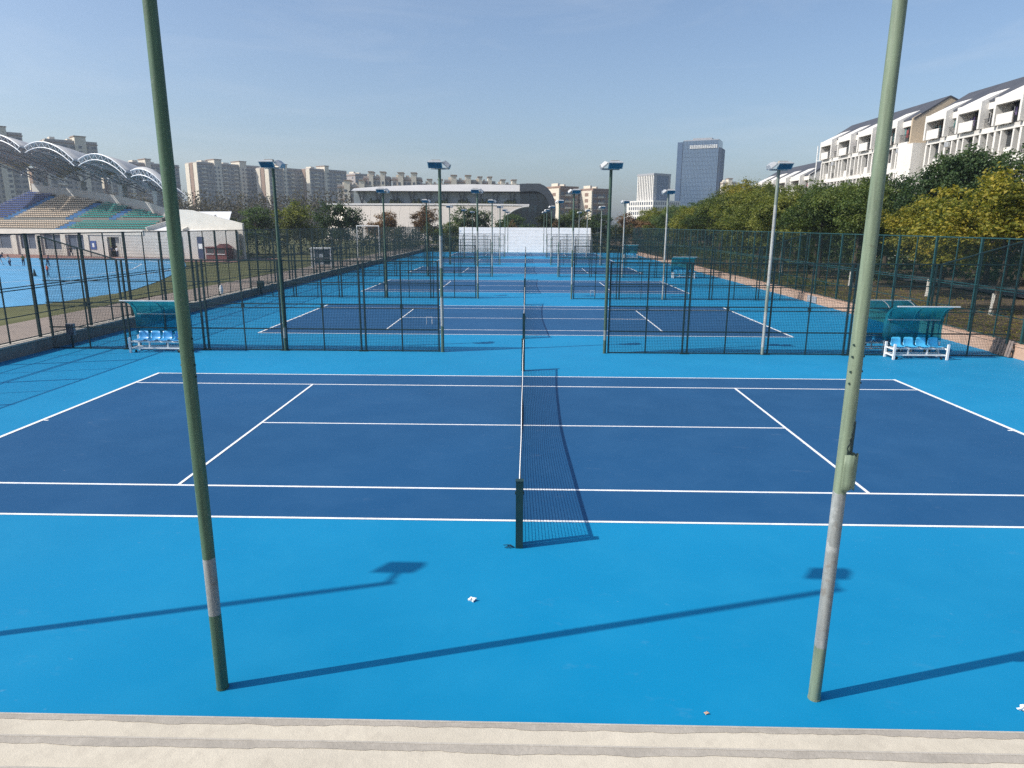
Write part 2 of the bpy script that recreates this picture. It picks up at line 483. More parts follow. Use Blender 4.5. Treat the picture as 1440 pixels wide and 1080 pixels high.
# terrace the picture is taken from
tb = MB()
steps = [(-10.34, .15), (-10.86, .36), (-11.45, .58), (-12.1, .85), (-12.75, 1.15), (-13.4, 1.47), (-14.05, 1.8), (-14.7, 2.15)]
ter = thing('terrace_steps', 'pale concrete terrace steps along the near edge of the court', 'steps', (0, -10.34, 0))
ter['kind'] = 'structure'
for i, (y, z) in enumerate(steps):
    y2 = -18.0
    zb = steps[i-1][1] if i else -.3
    part('step', MB().box(-24, 24, y2+10.34, y+10.34, zb, z), m_conc, ter)
    if i < 4:
        # worn grey nosing with a slightly ragged inner edge
        nb = MB(); n = 900; r2 = random.Random(i)
        dpt = [.085, .10, .09, .09][i]
        top, bot = [], []
        for j in range(n+1):
            x = -24 + 48*j/n
            e = dpt + r2.uniform(-.006, .006) + .010*math.sin(x*1.7+i) + .007*math.sin(x*5.3+2*i) + .005*math.sin(x*13+i)
            top.append((x, y+10.34-.014, z+.004)); bot.append((x, y+10.34-e, z+.004))
        nb.grid([bot, top])
        part('nosing', nb, m_nosing, ter)
        part('arris', MB().box(-24, 24, y+10.34-.016, y+10.34+.004, z-.01, z+.007), m_coping, ter)

# ---- raised ground left and right
zl = .45
vb = MB()
vb.quad((-22.4,-40,zl), (XL-.3,-40,zl), (XL-.3,140,zl), (-22.4,140,zl))
struct('footpath', vb, m_path, 'pinkish footpath behind the left fence')
gb = MB()
P = []
for x, z in ((-30.5,-.33), (-27.5,-.2), (-25, .2), (-23.4,.42), (-22.4,zl-.004)):
    P.append([(x + .35*math.sin(y*.35+x), y, z) for y in range(-40, 141, 4)])
gb.grid(P)
struct('grass_bank', gb, m_grass, 'olive grass bank between footpath and blue sports field')
edge = [(-60,-30), (-45,-5), (-36,15), (-32.1,25), (-30.9,27), (-29.9,30), (-30.2,33.5), (-30.8,37.4), (-32.7,44.1), (-36.1,53.7), (-40.5,65.3), (-46,76), (-52,83.5)]
fb = MB()
fb.add([(x,y,-.322) for x,y in edge] + [(-140,83.5,-.322), (-140,-30,-.322)], [tuple(range(len(edge)+2))])
struct('sports_field', fb, m_track, 'bright blue sports field below the grandstand')
lb = MB()
inner = [(-41.5,40), (-39.2,47), (-38.6,54), (-40,61), (-44,70), (-52,78)]
for off in (0, 4.5):
    for a, b in zip(inner[:-1], inner[1:]):
        lb.bar((a[0]-off, a[1], -.316), (b[0]-off, b[1], -.316), .12, .004)
for y in (58, 66, 74): lb.box(-110, -52-(74-y)*.1, y, y+.12, -.319, -.316)
struct('field_marking', lb, m_line, 'curved white lines on the blue sports field')
rb = MB(); rb.quad((-140,83.5,-.325), (-40,76,-.325), (-36,86,-.325), (-140,124,-.325))
struct('apron', rb, m_redtrack, 'reddish paved apron along the foot of the grandstand')
rg = MB(); P = []
for x, z in ((XR+.3,.46), (22,.47), (27,.43), (33,.5), (48,.5), (200,.4)):
    P.append([(x, y, z + .05*math.sin(y*.9+x)*(0 if x < 19 else 1)) for y in range(-40, 301, 5)])
rg.grid(P)
struct('soil', rg, m_soil, 'brown bare soil under the trees right of the courts')
ab = MB(); P = []
for x in (30.2, 34.4): P.append([(x+.3*math.sin(y*.05), y, .58) for y in range(-30, 131, 5)])
ab.grid(P)
struct('path', ab, m_asph, 'grey asphalt path running behind the right-hand trees')

# ---- low walls with coping
def low_wall(name, label, x0, x1, y0, y1, h, mw, mc, cop=True, sl=1.5, lim=62):
    t = thing(name, label, 'wall', ((x0+x1)/2, y0, 0))
    cx = (x0+x1)/2; hw = (x1-x0)/2
    part('wall_body', MB().box(-hw, hw, 0, y1-y0, -.35, h-.06), mw, t)
    r2 = random.Random(3)
    me = MB().box(-hw-.03, hw+.03, .004, sl-.004, h-.06, h).mesh('coping_slab', mc)
    y = 0.0
    while y + y0 < lim:
        o = part('coping_slab', me, None, t, loc=(r2.uniform(-.006,.006), y, r2.uniform(-.004,.004)))
        y += sl
    part('coping_run', MB().box(-hw-.03, hw+.03, y, y1-y0, h-.06, h), mc, t)
    return t
low_wall('retaining_wall', 'low weathered grey wall under the left fence', XL-.42, XL, -12, YB+.5, .5, m_darkconc, m_coping)
low_wall('retaining_wall', 'low pinkish wall under the right fence', XR, XR+.42, -12, YB+.5, .5, m_pink, m_pink, lim=62)

# ================================================================== FENCES
def wire_grid(mb, x0, x1, z0, z1, pitch, d, topf=None, axis='x'):
    """square welded mesh in the local x-z plane; topf(x) overrides the top"""
    n = int((x1-x0)/pitch)
    def tri(a, b):
        a = Vector(a); b = Vector(b); t = (b-a).normalized()
        u = Vector((0,1,0)); v_ = t.cross(u)
        o = [u*d*.58, (v_*.5 - u*.29)*d, (-v_*.5 - u*.29)*d]
        mb.add([a+q for q in o] + [b+q for q in o], [(0,1,4,3), (1,2,5,4), (2,0,3,5)])
    for i in range(n+1):
        x = x0 + (x1-x0)*i/n
        tri((x,0,z0), (x,0,topf(x) if topf else z1))
    zt = z0
    zmax = max(topf(x0), topf(x1)) if topf else z1
    while zt <= zmax:
        xa = x0
        if topf:
            k = 0
            while topf(xa) < zt and k < 200: xa += (x1-x0)/200; k += 1
        if xa < x1-.01: tri((xa,0,zt), (x1,0,zt))
        zt += pitch
def wire_diamond(mb, L, z0, z1, pitch, d, x0=0):
    h = z1-z0
    def tri(a, b):
        a = Vector(a); b = Vector(b); t = (b-a).normalized()
        u = Vector((0,1,0)); v_ = t.cross(u)
        o = [u*d*.58, (v_*.5 - u*.29)*d, (-v_*.5 - u*.29)*d]
        mb.add([a+q for q in o] + [b+q for q in o], [(0,1,4,3), (1,2,5,4), (2,0,3,5)])
    x = -h
    while x < L:
        a0, b0 = max(x, 0), min(x+h, L)
        if b0-a0 > .02:
            tri((x0+a0, 0, z0+(a0-x)), (x0+b0, 0, z0+(b0-x)))
            tri((x0+a0, .004, z1-(a0-x)), (x0+b0, .004, z1-(b0-x)))
        x += pitch

RZ = (.035, .85, 1.66, 1.80, 2.62, 3.43)
WIRES = []
def divider_proto():
    t = thing('divider_fence', 'x', 'fence')
    xs = [.14, 3.05, 6.1, 9.15, 12.2, 15.22]
    mp = MB().box(-.03,.03,-.03,.03,0,3.45).mesh('post', m_fence)
    mu = MB().box(-.02,.02,-.02,.02,0,3.43).mesh('mullion', m_fence)
    mbk = MB().box(-.05,.05,-.035,.035,-.09,.09).mesh('bracket', m_fence)
    for i in range(5):
        a, b = xs[i] + (.09 if i else 0), xs[i+1] - .09
        part('post', mp, None, t, loc=(a,0,0))
        if i == 4:
            part('post', MB().box(-.03,.03,-.03,.03,.5,4.3), m_fence, t, loc=(b,0,0))
            part('mullion', MB().box(-.02,.02,-.02,.02,0,3.85), m_fence, t, loc=((a+b)/2,0,0))
            part('sloping_rail', MB().bar((a,0,3.43),(b,0,4.28),.045), m_fence, t)
        else:
            part('post', mp, None, t, loc=(b,0,0))
            o = part('mullion', mu, None, t, loc=((a+b)/2,0,0))
        part('bracket', mbk, None, t, loc=((a+b)/2,-.005,1.73))
    for z in RZ:
        part('rail', MB().bar((xs[0],0,z),(xs[5],0,z), .036 if z < 3 else .042), m_fence, t)
    for x in xs[1:5]:
        part('base_plate', MB().box(x-.17,x+.17,-.09,.09,0,.014), m_fence, t)
    for dw_ in (.0085, .0044):
        mb = MB()
        wire_grid(mb, xs[0], 12.25, .04, 3.42, .06, dw_)
        wire_grid(mb, 12.3, 15.2, .04, 3.42, .06, dw_, topf=lambda x: 3.43 + (x-12.29)/2.84*.85)
        WIRES.append(mb.mesh('wire_mesh', m_wire))
    part('wire_mesh', WIRES[0], None, t, stuff=True)
    return t
dv = divider_proto()
ROWS = [-9.72 + D*j for j in range(7)]
ROWS[6] = 103.5
first = True
for j in range(1, 6):
    for s in (1, -1):
        lab = '%s green mesh fence between courts %s the nets' % (
            ['nearest', 'second nearest', 'third nearest', 'fourth nearest', 'farthest'][j-1], 'right of' if s > 0 else 'left of')
        if first:
            dv.location = (3.1, ROWS[j], 0); dv['label'] = lab; dv['group'] = 'fences between the courts'; first = False
        else:
            f_ = dup(dv, (3.1*s, ROWS[j], 0), 0 if s > 0 else PI, lab, 'fences between the courts')
            if j > 1:
                for ch in f_.children:
                    if ch.name.startswith('wire_mesh'): ch.data = WIRES[1]

def perimeter(label, x, y, L, rz, zb=.5, zt=4.35, mf=m_fence, first_post=.7, step=3.13, pitch=.082):
    t = thing('perimeter_fence', label, 'fence', (x, y, 0), rz)
    mp = MB().box(-.045,.045,-.045,.045,zb-.04,zt+.03).mesh('post', mf)
    mu = MB().box(-.02,.02,-.02,.02,zb,zt).mesh('mullion', mf)
    s = first_post
    while s < L:
        part('post', mp, None, t, loc=(s,0,0))
        if s + step/2 < L: part('mullion', mu, None, t, loc=(s+step/2,0,0))
        s += step
    for z, d_ in ((zb+.06,.036), (1.41,.03), (2.36,.034), (2.46,.034), (zt,.045)):
        part('rail', MB().bar((0,0,z),(L,0,z),d_), mf, t)
    mb = MB(); wire_diamond(mb, L, zb+.05, zt, pitch, .0046)
    part('chain_link', mb, m_wire, t, stuff=True)
    return t
perimeter('tall dark green perimeter fence on the left wall', XL-.22, -10.0, YB+10.0, PI/2, first_post=.66)
perimeter('tall teal green perimeter fence on the right wall', XR+.28, -10.0, YB+10.0, PI/2, mf=m_fence2, first_post=.81)
perimeter('short green fence left of the far white wall', XL-.22, YB+.3, 6.4, 0, zb=.1)
perimeter('short green fence right of the far white wall', 11.95, YB+.3, 6.7, 0, zb=.1)

# far white practice wall
pw = thing('practice_wall', 'white practice wall closing the far end of the courts', 'wall', (0, YB, 0))
for i in range(8):
    z0 = .02 + i*.535
    wp = MB().box(-11.8, 11.4, -.06 - (.006 if i % 2 else 0), .12, z0+.006, z0+.529)
    wp.v = [(x, y + z*.16, z) for x, y, z in wp.v]
    part('wall_panel', wp, m_whitewall, pw)
part('wall_core', MB().prism([(-11.78,.13,0),(-11.78,.13+4.29*.16,4.29),(-11.78,1.1,4.29),(-11.78,1.1,0)], (23.16,0,0)), m_grayconc, pw)
part('buttress', MB().prism([(11.4,-.05,0),(11.95,-.05,0),(11.4,-.05,4.3)], (0,.35,0)), m_darkconc, pw)

# ================================================================== NETS
def net_proto():
    t = thing('tennis_net', 'x', 'net')
    top = lambda y: .90 + .165*(abs(y)/6.4)**1.6
    lean = lambda y, z: .004*math.sin(y*1.3) + (.03*math.sin(y*.9+1))*(1-z)
    mb = MB(); d_ = .0068; n = 256
    def tri(a, b):
        a = Vector(a); b = Vector(b); q = (b-a).normalized()
        u = Vector((1,0,0)); v_ = q.cross(u)
        o = [u*d_*.58, (v_*.5 - u*.29)*d_, (-v_*.5 - u*.29)*d_]
        mb.add([a+k for k in o] + [b+k for k in o], [(0,1,4,3), (1,2,5,4), (2,0,3,5)])
    for i in range(n+1):
        y = -6.36 + 12.72*i/n
        tri((lean(y,0), y, .02), (lean(y,1), y, top(y)-.02))
    for k in range(21):
        f = k/20
        ys = [-6.36 + 12.72*i/24 for i in range(25)]
        for a, b in zip(ys[:-1], ys[1:]):
            za, zb = .02 + (top(a)-.07)*f, .02 + (top(b)-.07)*f
            tri((lean(a,za), a, za), (lean(b,zb), b, zb))
    part('netting', mb, m_net, t, stuff=True)
    ys = [-6.36 + 12.72*i/32 for i in range(33)]
    bb = MB()
    P = [[(lean(y,1)-.008, y, top(y)-.055) for y in ys], [(lean(y,1)-.0065, y, top(y)) for y in ys],
         [(lean(y,1)+.0065, y, top(y)+.002) for y in ys], [(lean(y,1)+.008, y, top(y)-.055) for y in ys]]
    bb.grid(P)
    part('white_band', bb, m_band, t)
    for s in (-1, 1):
        part('side_tape', MB().box(-.012,.012,s*6.31-.035,s*6.31+.035,.02,1.0), m_net, t)
        p = part('net_post', MB().box(-.055,.055,s*6.42-.05,s*6.42+.05,0,1.07), m_netpost, t)
        part('cap', MB().box(-.06,.06,s*6.42-.055,s*6.42+.055,1.07,1.085), m_netpost, p)
        if s < 0:
            part('ratchet', MB().tube([(-.07,s*6.42,.88),(.07,s*6.42,.88)], .025, 10), m_netpost, p)
    part('bottom_cord', MB().tube([(lean(y,0), y, .022) for y in ys], .006, 5), m_net, t)
    return t
nt_ = net_proto()
for k in range(6):
    lab = ['tennis net of the nearest court, seen end on', 'tennis net of the second court from the terrace', 'tennis net of the third court from the terrace',
           'tennis net of the fourth court from the terrace', 'tennis net of the fifth court from the terrace', 'tennis net of the farthest court'][k]
    if k == 0: nt_['label'] = lab; nt_['group'] = 'nets in line along the courts'
    else: dup(nt_, (0, D*k, 0), 0, lab, 'nets in line along the courts')

# ================================================================== FLOODLIGHT POLES
m_lampglass = mat('blue_grey_lamp_glass', (.06, .13, .19), .12, .2, 6, .7)
G1 = (.105, .165, .105); GR = (.255, .275, .27)
pm_left = pole_mat('green_pole_with_grey_patch', (.062, .120, .075), GR, [(.87, 1.50)], .012)
pm_right = pole_mat('green_pole_with_bare_lower_part', (.165, .215, .15), GR, [(.62, 2.30)], .05)
pm_mid = pole_mat('green_and_grey_pole', (.085, .135, .10), (.33, .34, .32), [(1.0, 2.1), (3.2, 4.4)], .10)
pm_grey = pole_mat('greyish_green_pole', (.20, .235, .20), (.36, .37, .35), [(.3, 1.6), (2.6, 5.5)], .10)
pm_dark = pole_mat('dark_green_pole', (.045, .085, .06), (.2, .22, .2), [(.5, .9)], .05)

def lamp(label, x, y, rz, pm, H=6.72, near=None, solo=False):
    t = thing('floodlight_pole', label, 'lamp post', (x, y, 0), rz, 'floodlight poles along the courts')
    part('pole', MB().tube([(0,0,0),(0,0,1.6),(0,0,3.55)], [.0595,.0605,.0615], 24 if near else 14, False), pm, t, True)
    part('upper_pole', MB().tube([(0,0,3.55),(0,0,5),(0,0,H)], [.0605,.059,.056], 24 if near else 14, False), pm, t, True)
    part('joint_collar', MB().tube([(0,0,3.543),(0,0,3.557)], .0625, 20), pm, t)
    part('base_flange', MB().tube([(0,0,0),(0,0,.015)], .064, 16), pm, t)
    part('cross_arm', MB().bar((-.08 if solo else -.3,0,H+.02),(.08 if solo else .36,0,H+.02),.06), m_lampshell, t)
    for i, (ang, fx, fy) in enumerate(((0, -.13 if rz == 0 else .13, -.12), (-PI/2, .36, .0))):
        if rz != 0 and i == 0: ang, fx, fy = PI, -.13, .12
        if solo:
            if i: continue
            ang, fx, fy = (PI, -.05, .28) if rz == 0 else (0, .05, -.28)
        f = part('floodlight', flood_me, None, t, loc=(fx, fy, H+.10), rz=ang)
        f.scale = (.80, .78, .74)
        part('glass', glass_me, None, f)
    if solo: part('bracket_arm', MB().bar((0,0,H+.02),(0,.3 if rz == 0 else -.3,H+.1),.05), m_lampshell, t)
    else: part('ballast_box', MB().box(-.27,.03,-.10,.10,H+.245,H+.32), m_nosing, t)
    if near == 'left' or near == 'right':
        bb = MB(); fl_ = PI if rz else 0
        for z in (3.37, 3.48, 3.62, 3.73):
            for a in ((PI*1.2, -PI*.04, PI*.6) if near == 'right' else (PI*1.0, -PI*.03, PI*.5)):
                bb.tube([(.058*math.cos(a+fl_),.058*math.sin(a+fl_),z), (.072*math.cos(a+fl_),.072*math.sin(a+fl_),z)], .010, 6)
        part('bolt', bb, m_netpost, t, stuff=True)
    if near == 'right':
        # bent cover plate on the shaded side, torn sheet above it
        sm = MB(); r2 = random.Random(5); cols_ = []
        for k in range(17):
            a = -PI*.60 + PI*.95*k/16
            r_ = .0645 + .062*max(0, math.cos(a+.15))**1.5; a += PI
            cols_.append([(r_*math.cos(a), r_*math.sin(a), z) for z in (2.33 - .02*math.sin(k*.8), 2.40, 2.56, 2.68 + r2.uniform(-.012,.012))])
        sm.shell(cols_, (.004,.002,0))
        part('cover_plate', sm, pm, t, True, label='bent green cover plate on the pole')
        sl = MB(); P = []
        for q in range(12):
            z = 2.69 + .32*q/11; wdt = (.05*(1-q/11) + r2.uniform(-.008,.016))
            a0_ = PI - PI*.30
            P.append([(.0635*math.cos(a0_ - wdt/.07), .0635*math.sin(a0_ - wdt/.07), z), (.065*math.cos(a0_), .065*math.sin(a0_), z), (.070*math.cos(a0_+.3), .070*math.sin(a0_+.3), z)])
        sl.shell(P, (.003,-.002,0))
        part('torn_sheet', sl, m_netpost, t, label='dark torn strip of sheet metal above the plate')
    return t
fm = MB()
c0 = math.cos(.85); s0 = math.sin(.85)     # the glass faces outwards and down
def fpt(u, v_, d_):                         # u across, v up the face, d behind the face
    return (u, -.17 - v_*s0 + d_*c0, .02 + v_*c0 + d_*s0)
fr = [(-.32,-.19),(.32,-.19),(.32,.19),(-.32,.19)]
bk = [(-.24,-.13),(.24,-.13),(.24,.13),(-.24,.13)]
A = [fpt(u, v_, 0) for u, v_ in fr]; A2 = [fpt(u, v_, .05) for u, v_ in fr]; B = [fpt(u, v_, .2) for u, v_ in bk]
fm.add(A + A2 + B, [(0,1,5,4),(1,2,6,5),(2,3,7,6),(3,0,4,7),(4,5,9,8),(5,6,10,9),(6,7,11,10),(7,4,8,11),(8,9,10,11),(3,2,1,0)])
fm.box(-.33,.33,A[2][1]-.02,A[2][1]+.1,A[2][2],A[2][2]+.025)
flood_me = fm.mesh('floodlight', m_lampshell)
gi = [(-.28,-.16),(.28,-.16),(.28,.155),(-.28,.155)]
gm = MB(); gA = [fpt(u, v_, -.012) for u, v_ in gi]
gm.add(gA + [fpt(u, v_, -.002) for u, v_ in gi], [(3,2,1,0),(0,1,5,4),(1,2,6,5),(2,3,7,6),(3,0,4,7)])
glass_me = gm.mesh('glass', m_lampglass)

PX = (-9.17, -3.1, 3.1, 9.1)
PN = ('outer left', 'inner left', 'inner right', 'outer right')
for j in range(7):
    for i, x in enumerate(PX):
        if j == 0 and i == 3: continue
        rz = 0 if i < 2 else PI
        if j == 0:
            lab = ['floodlight pole at the far left front, its shadow crossing the near court edge',
                   'front green floodlight pole left of the net with a grey patch near its foot',
                   'front floodlight pole right of the net with bare grey lower part and torn plate'][i]
            lamp(lab, x, ROWS[j], rz, [pm_mid, pm_left, pm_right][i], near=[None, 'left', 'right'][i], solo=True)
        else:
            lab = 'floodlight pole, %s of the %s row of four from the terrace' % (PN[i], ORD[j])
            lamp(lab, x + (0 if i in (1,2) else 0), ROWS[j]-.02, rz, [pm_dark, pm_mid, pm_dark if j == 1 else pm_mid, pm_grey][i])

# ================================================================== TEAM BENCHES
def chair_mesh():
    mb = MB(); W = .20
    prof = [(-.20,.02),(-.19,.035),(0,.0),(.14,.03),(.185,.12),(.205,.25),(.215,.335)]
    P = []
    for k in range(9):
        u = -1 + 2*k/8; x = W*u
        P.append([(x*(1 - (.12 if z > .2 else 0)*abs(u)**3 - .1*(y < -.15)*abs(u)**4), y - .03*abs(u)**3*(z > .1), z + .03*abs(u)**3*(z < .1) - (.025*abs(u)**4 if z > .3 else 0)) for y, z in prof])
    mb.shell(P, (0, .004, -.012))
    return mb
ch_me = {}
def bench(label, loc, rz, mseat, W=1.95, n=4):
    t = thing('team_bench', label, 'bench', loc, rz, 'roofed team benches by the fences')
    wm = m_white
    for x in (-W/2, W/2):
        part('leg', MB().box(x-.035,x+.035,-.035,.035,0,.58), wm, t)
        part('leg', MB().box(x-.035,x+.035,.58,.65,0,.58), wm, t)
        part('end_rail', MB().box(x-.02,x+.02,.03,.59,.12,.17).box(x-.02,x+.02,.03,.59,.36,.41), wm, t)
        part('castor', MB().tube([(x+(.16 if x < 0 else -.16)-.02,.08,.05),(x+(.16 if x < 0 else -.16)+.02,.08,.05)], .05, 10), m_black, t)
    part('long_rail', MB().box(-W/2,W/2,.06,.1,.14,.19), wm, t)
    part('long_rail', MB().box(-W/2,W/2,.5,.54,.14,.19), wm, t)
    part('seat_beam', MB().box(-W/2,W/2,.2,.26,.36,.41).box(-W/2,W/2,.42,.47,.36,.41), wm, t)
    for x in (-.35, .35): part('strut', MB().box(x-.025,x+.025,.2,.24,.14,.36), wm, t)
    if mseat.name not in ch_me: ch_me[mseat.name] = chair_mesh().mesh('seat', mseat, True)
    for i in range(n):
        part('seat', ch_me[mseat.name], None, t, loc=(-W/2+.29+(W-.58)*i/(n-1)*1.0, .34, .43))
    # curved canopy
    prof = [(.72,.62),(.76,1.0),(.75,1.3),(.70,1.52),(.58,1.70),(.40,1.83),(.18,1.92),(-.08,1.97)]
    P = [[(x, y, z) for y, z in prof] for x in (-W/2-.12, -W/4, 0, W/4, W/2+.12)]
    cb = MB(); cb.shell(P, (0,-.004,-.004))
    part('canopy', cb, m_canopy, t, True)
    for x in (-W/2-.02, 0, W/2+.02):
        part('rib', MB().tube([(x,.78,.1)] + [(x, y+.025, z-.005) for y, z in prof], .017, 6), m_galv, t, True)
    part('front_bar', MB().box(-W/2-.14,W/2+.14,-.12,-.07,1.955,1.99), m_white, t)
    part('mid_bar', MB().box(-W/2,W/2,.70,.73,1.37,1.40), m_galv, t)
    part('low_bar', MB().box(-W/2,W/2,.765,.79,.7,.73), m_galv, t)
    return t
bench('white framed bench with light blue seats under a teal canopy, right of the near court', (14.62, 8.93, 0), 0, m_seat_light)
bench('teal canopy bench back to back with the near right bench, behind the fence', (14.0, 10.85, 0), PI, m_seat_light)
bench('white framed bench with royal blue seats under a teal canopy, left of the near court', (-13.85, 9.0, 0), 0, m_seat_blue)
bench('teal canopy bench facing the third court at the right side', (14.7, 47.75, 0), 0, m_seat_light)
bench('small looking teal canopy bench near the far right end of the courts', (15.6, 86.6, 0), 0, m_seat_light)

# ================================================================== GRANDSTAND
# local frame: +x runs along the front away from the right-hand corner, -y is depth behind the front
SG = math.atan2(.32283, -.94646)
st = thing('grandstand', 'concrete grandstand with coloured seat blocks under a scalloped white roof', 'grandstand', (-40.9, 80.3, -.3), SG)
def S(s, t, z): return (s, -t, z + .3)
SE = 62.0
# front wall: base, beam, openings between pillars
wl = MB()
opens = [(45.3, 50.5, .9), (39.6, 43.0, .9), (34.0, 37.6, .9), (28.8, 32.3, .9), (54, 58, .9)]
part('front_beam', MB().box(S(16.5,0,0)[0], SE, -.5, .12, S(0,0,2.95)[2], S(0,0,3.72)[2]), m_pillar, st)
part('front_slab', MB().box(0, SE, -1.0, -.5, 3.4, 4.0), m_grayconc, st)
cur = 16.5
segs = sorted([(a, b) for a, b, _ in opens])
for a, b in segs + [(SE, SE)]:
    if a > cur:
        lo = cur
        if lo < 24.2 and a > 24: # wall with doorway 21.3-24.1
            part('front_wall', MB().box(cur, 21.3, -.4, 0, 0, 3.25).box(24.1, a-.6, -.4, 0, 0, 3.25).box(21.3, 24.1, -.4, 0, 2.95, 3.25), m_stone, st)
        else:
            part('front_wall', MB().box(cur, a, -.4, -.1, 0, 3.25), m_stone, st)
    if b > a:
        part('sill_wall', MB().box(a, b, -.4, -.1, 0, .95), m_stone, st)
        sh = part('shutter', MB().box(a, b, -.34, -.26, .95, 3.25), m_shutter, st)
        part('mullion', MB().box((a+b)/2-.05, (a+b)/2+.05, -.255, -.2, .95, 3.25), m_steelg, sh)
    cur = b
for s_ in (53.0, 44.15, 38.6, 33.1, 28.2):
    part('pillar', MB().box(s_-.5, s_+.5, -.3, .14, 0, 3.26), m_pillar, st)
dr = part('doorway', MB().box(21.35, 24.05, -.8, -.7, 0, 2.95), m_dark, st)
part('door_leaf', MB().box(21.4, 23.0, -.69, -.6, 0, 2.9), m_grayconc, dr)
part('door_frame', MB().box(21.3, 21.45, -.39, .05, 0, 3.0).box(23.95, 24.15, -.39, .05, 0, 3.0), m_pillar, st)
sg = part('wall_sign', MB().box(26.3, 27.5, .01, .06, 1.05, 2.35), m_bluesign, st)
part('sign_mark', MB().box(26.7, 27.1, .062, .07, 1.4, 2.0), m_white, sg)
# tiled panel courses right of the doorway
for k in range(7):
    part('tile_course', MB().box(9.2, 21.1, 0.004, .05 + .012*(k % 2), .12+k*.44, .12+k*.44+.41), m_stone, st)
part('front_wall', MB().box(-.6, 16.5, -.4, 0, 0, 3.9), m_stone, st)
part('blue_door', MB().box(5.4, 6.5, .01, .08, .1, 3.2), m_blue_door, st)
part('door_panel', MB().box(5.6, 6.3, .082, .1, 1.5, 2.2), m_white, st)
# end ramp with raked side wall
part('end_wall', MB().prism([S(-.6,1.6,-.3), S(-.6,1.6,4.75), S(8.4,1.6,6.6), S(11.5,1.6,6.75), S(11.5,1.6,-.3)], (0,.35,0)), m_pillar, st)
part('ramp_deck', MB().prism([S(2.0,.9,3.55), S(15.6,.9,3.55), S(15.6,9,6.4), S(8,9,6.4)], (0,0,.15)), m_steel, st)
part('ramp_kerb', MB().bar(S(16.2,.4,3.7), S(13.0,6.6,5.9), .35, .9), m_pillar, st)
part('ramp_kerb', MB().bar(S(9.5,.5,3.7), S(8.3,6,5.8), .25, .5), m_pillar, st)
# stepped seating
zb_pts = [(16.5, 5.3), (23.5, 6.5), (33, 7.75), (46, 9.05), (58.5, 10.1), (SE, 10.5)]
def zbot(s_):
    for (a, za), (b, zc) in zip(zb_pts[:-1], zb_pts[1:]):
        if s_ <= b: return za + (zc-za)*(s_-a)/(b-a)
    return zb_pts[-1][1]
def s_of_z(z):
    for (a, za), (b, zc) in zip(zb_pts[:-1], zb_pts[1:]):
        if z <= zc: return a + (b-a)*(z-za)/(zc-za)
    return SE
rows = []
for i in range(4): rows.append((.9 + .8*i, 3.85 + .33*i, 16.8 + .1*i))
for i in range(15):
    z = 5.55 + .345*i
    rows.append((5.0 + .76*i, z, max(17.0 + .1*i, s_of_z(z))))
for i, (t_, z, s0_) in enumerate(rows):
    if s0_ >= SE: continue
    part('riser', MB().box(s0_, SE, -(t_+.9), -t_, z-.75 + .3, z + .3), m_darkconc, st)  # dark concrete colour stands in for the shadow gaps under the seats
blocks = {}
def seat_block(key, m_, s_a, s_b, rws, skew):
    mb = MB()
    for (t_, z, s0_) in rws:
        a = max(s_a + skew*t_, s0_ + .3); b = s_b + skew*t_
        n = int((b-a)/.52)
        for k in range(n):
            s1 = a + .52*k
            mb.box(s1, s1+.42, -(t_+.62), -(t_+.22), z+.3+.10, z+.3+.17)
            mb.box(s1, s1+.40, -(t_+.66), -(t_+.61), z+.3+.12, z+.3+.29)
    if mb.v: part(key, mb, m_, st, stuff=True)
lowr, upr = rows[:4], rows[4:]
seat_block('orange_beige_seats', m_beige_seat, 36.0, SE, lowr, 0)
seat_block('green_seats', m_green_seat, 17.0, 34.0, lowr, 0)
seat_block('green_seats', m_green_seat, 17.5, 27.2, upr, 0)
seat_block('green_seats', m_green_seat, 29.2, 36.6, upr, 0)
seat_block('beige_seats', m_beige_seat, 38.8, 51.5, upr, 0)
seat_block('navy_seats', m_navy_seat, 53.5, SE, upr, 0)
for a, b in ((34.2, 35.8), (27.4, 29.0), (36.8, 38.6)):
    ab_ = MB()
    for (t_, z, s0_) in (rows[:4] if a == 34.2 else rows[4:]):
        if s0_ < a: ab_.box(a, b, -(t_+.9), -t_+.02, z+.3-.3, z+.3+.03)
    part('aisle', ab_, m_aisle, st)
ab_ = MB()
for (t_, z, s0_) in rows[4:]:
    if s0_ < 51.7: ab_.box(51.7, 53.3, -(t_+.9), -t_+.02, z+.3-.3, z+.3+.03)
part('aisle', ab_, m_aisle, st)
# back parapet following the swoop
ss = [16.6 + (SE-16.6)*i/20 for i in range(21)]
tt = lambda s_: max(5.0, 5.2 + .76*(zbot(s_)-5.55)/.345) + .8
pb = MB()
P = [[S(s_, tt(s_), zbot(s_) - 2.5) for s_ in ss], [S(s_, tt(s_), zbot(s_) + 1.45) for s_ in ss]]
pb.shell(P, (0,-.3,0))
part('back_parapet', pb, m_grayconc, st)
bp = MB()
for i, s_ in enumerate(ss[2:]): bp.tube([S(s_, tt(s_)+.15, zbot(s_)+1.4), S(s_, tt(s_)+.15, zbot(s_)+2.0)], .03, 5)
bp.tube([S(s_, tt(s_)+.15, zbot(s_)+2.0) for s_ in ss[2:]], .04, 5)
part('back_railing', bp, m_steelg, st)
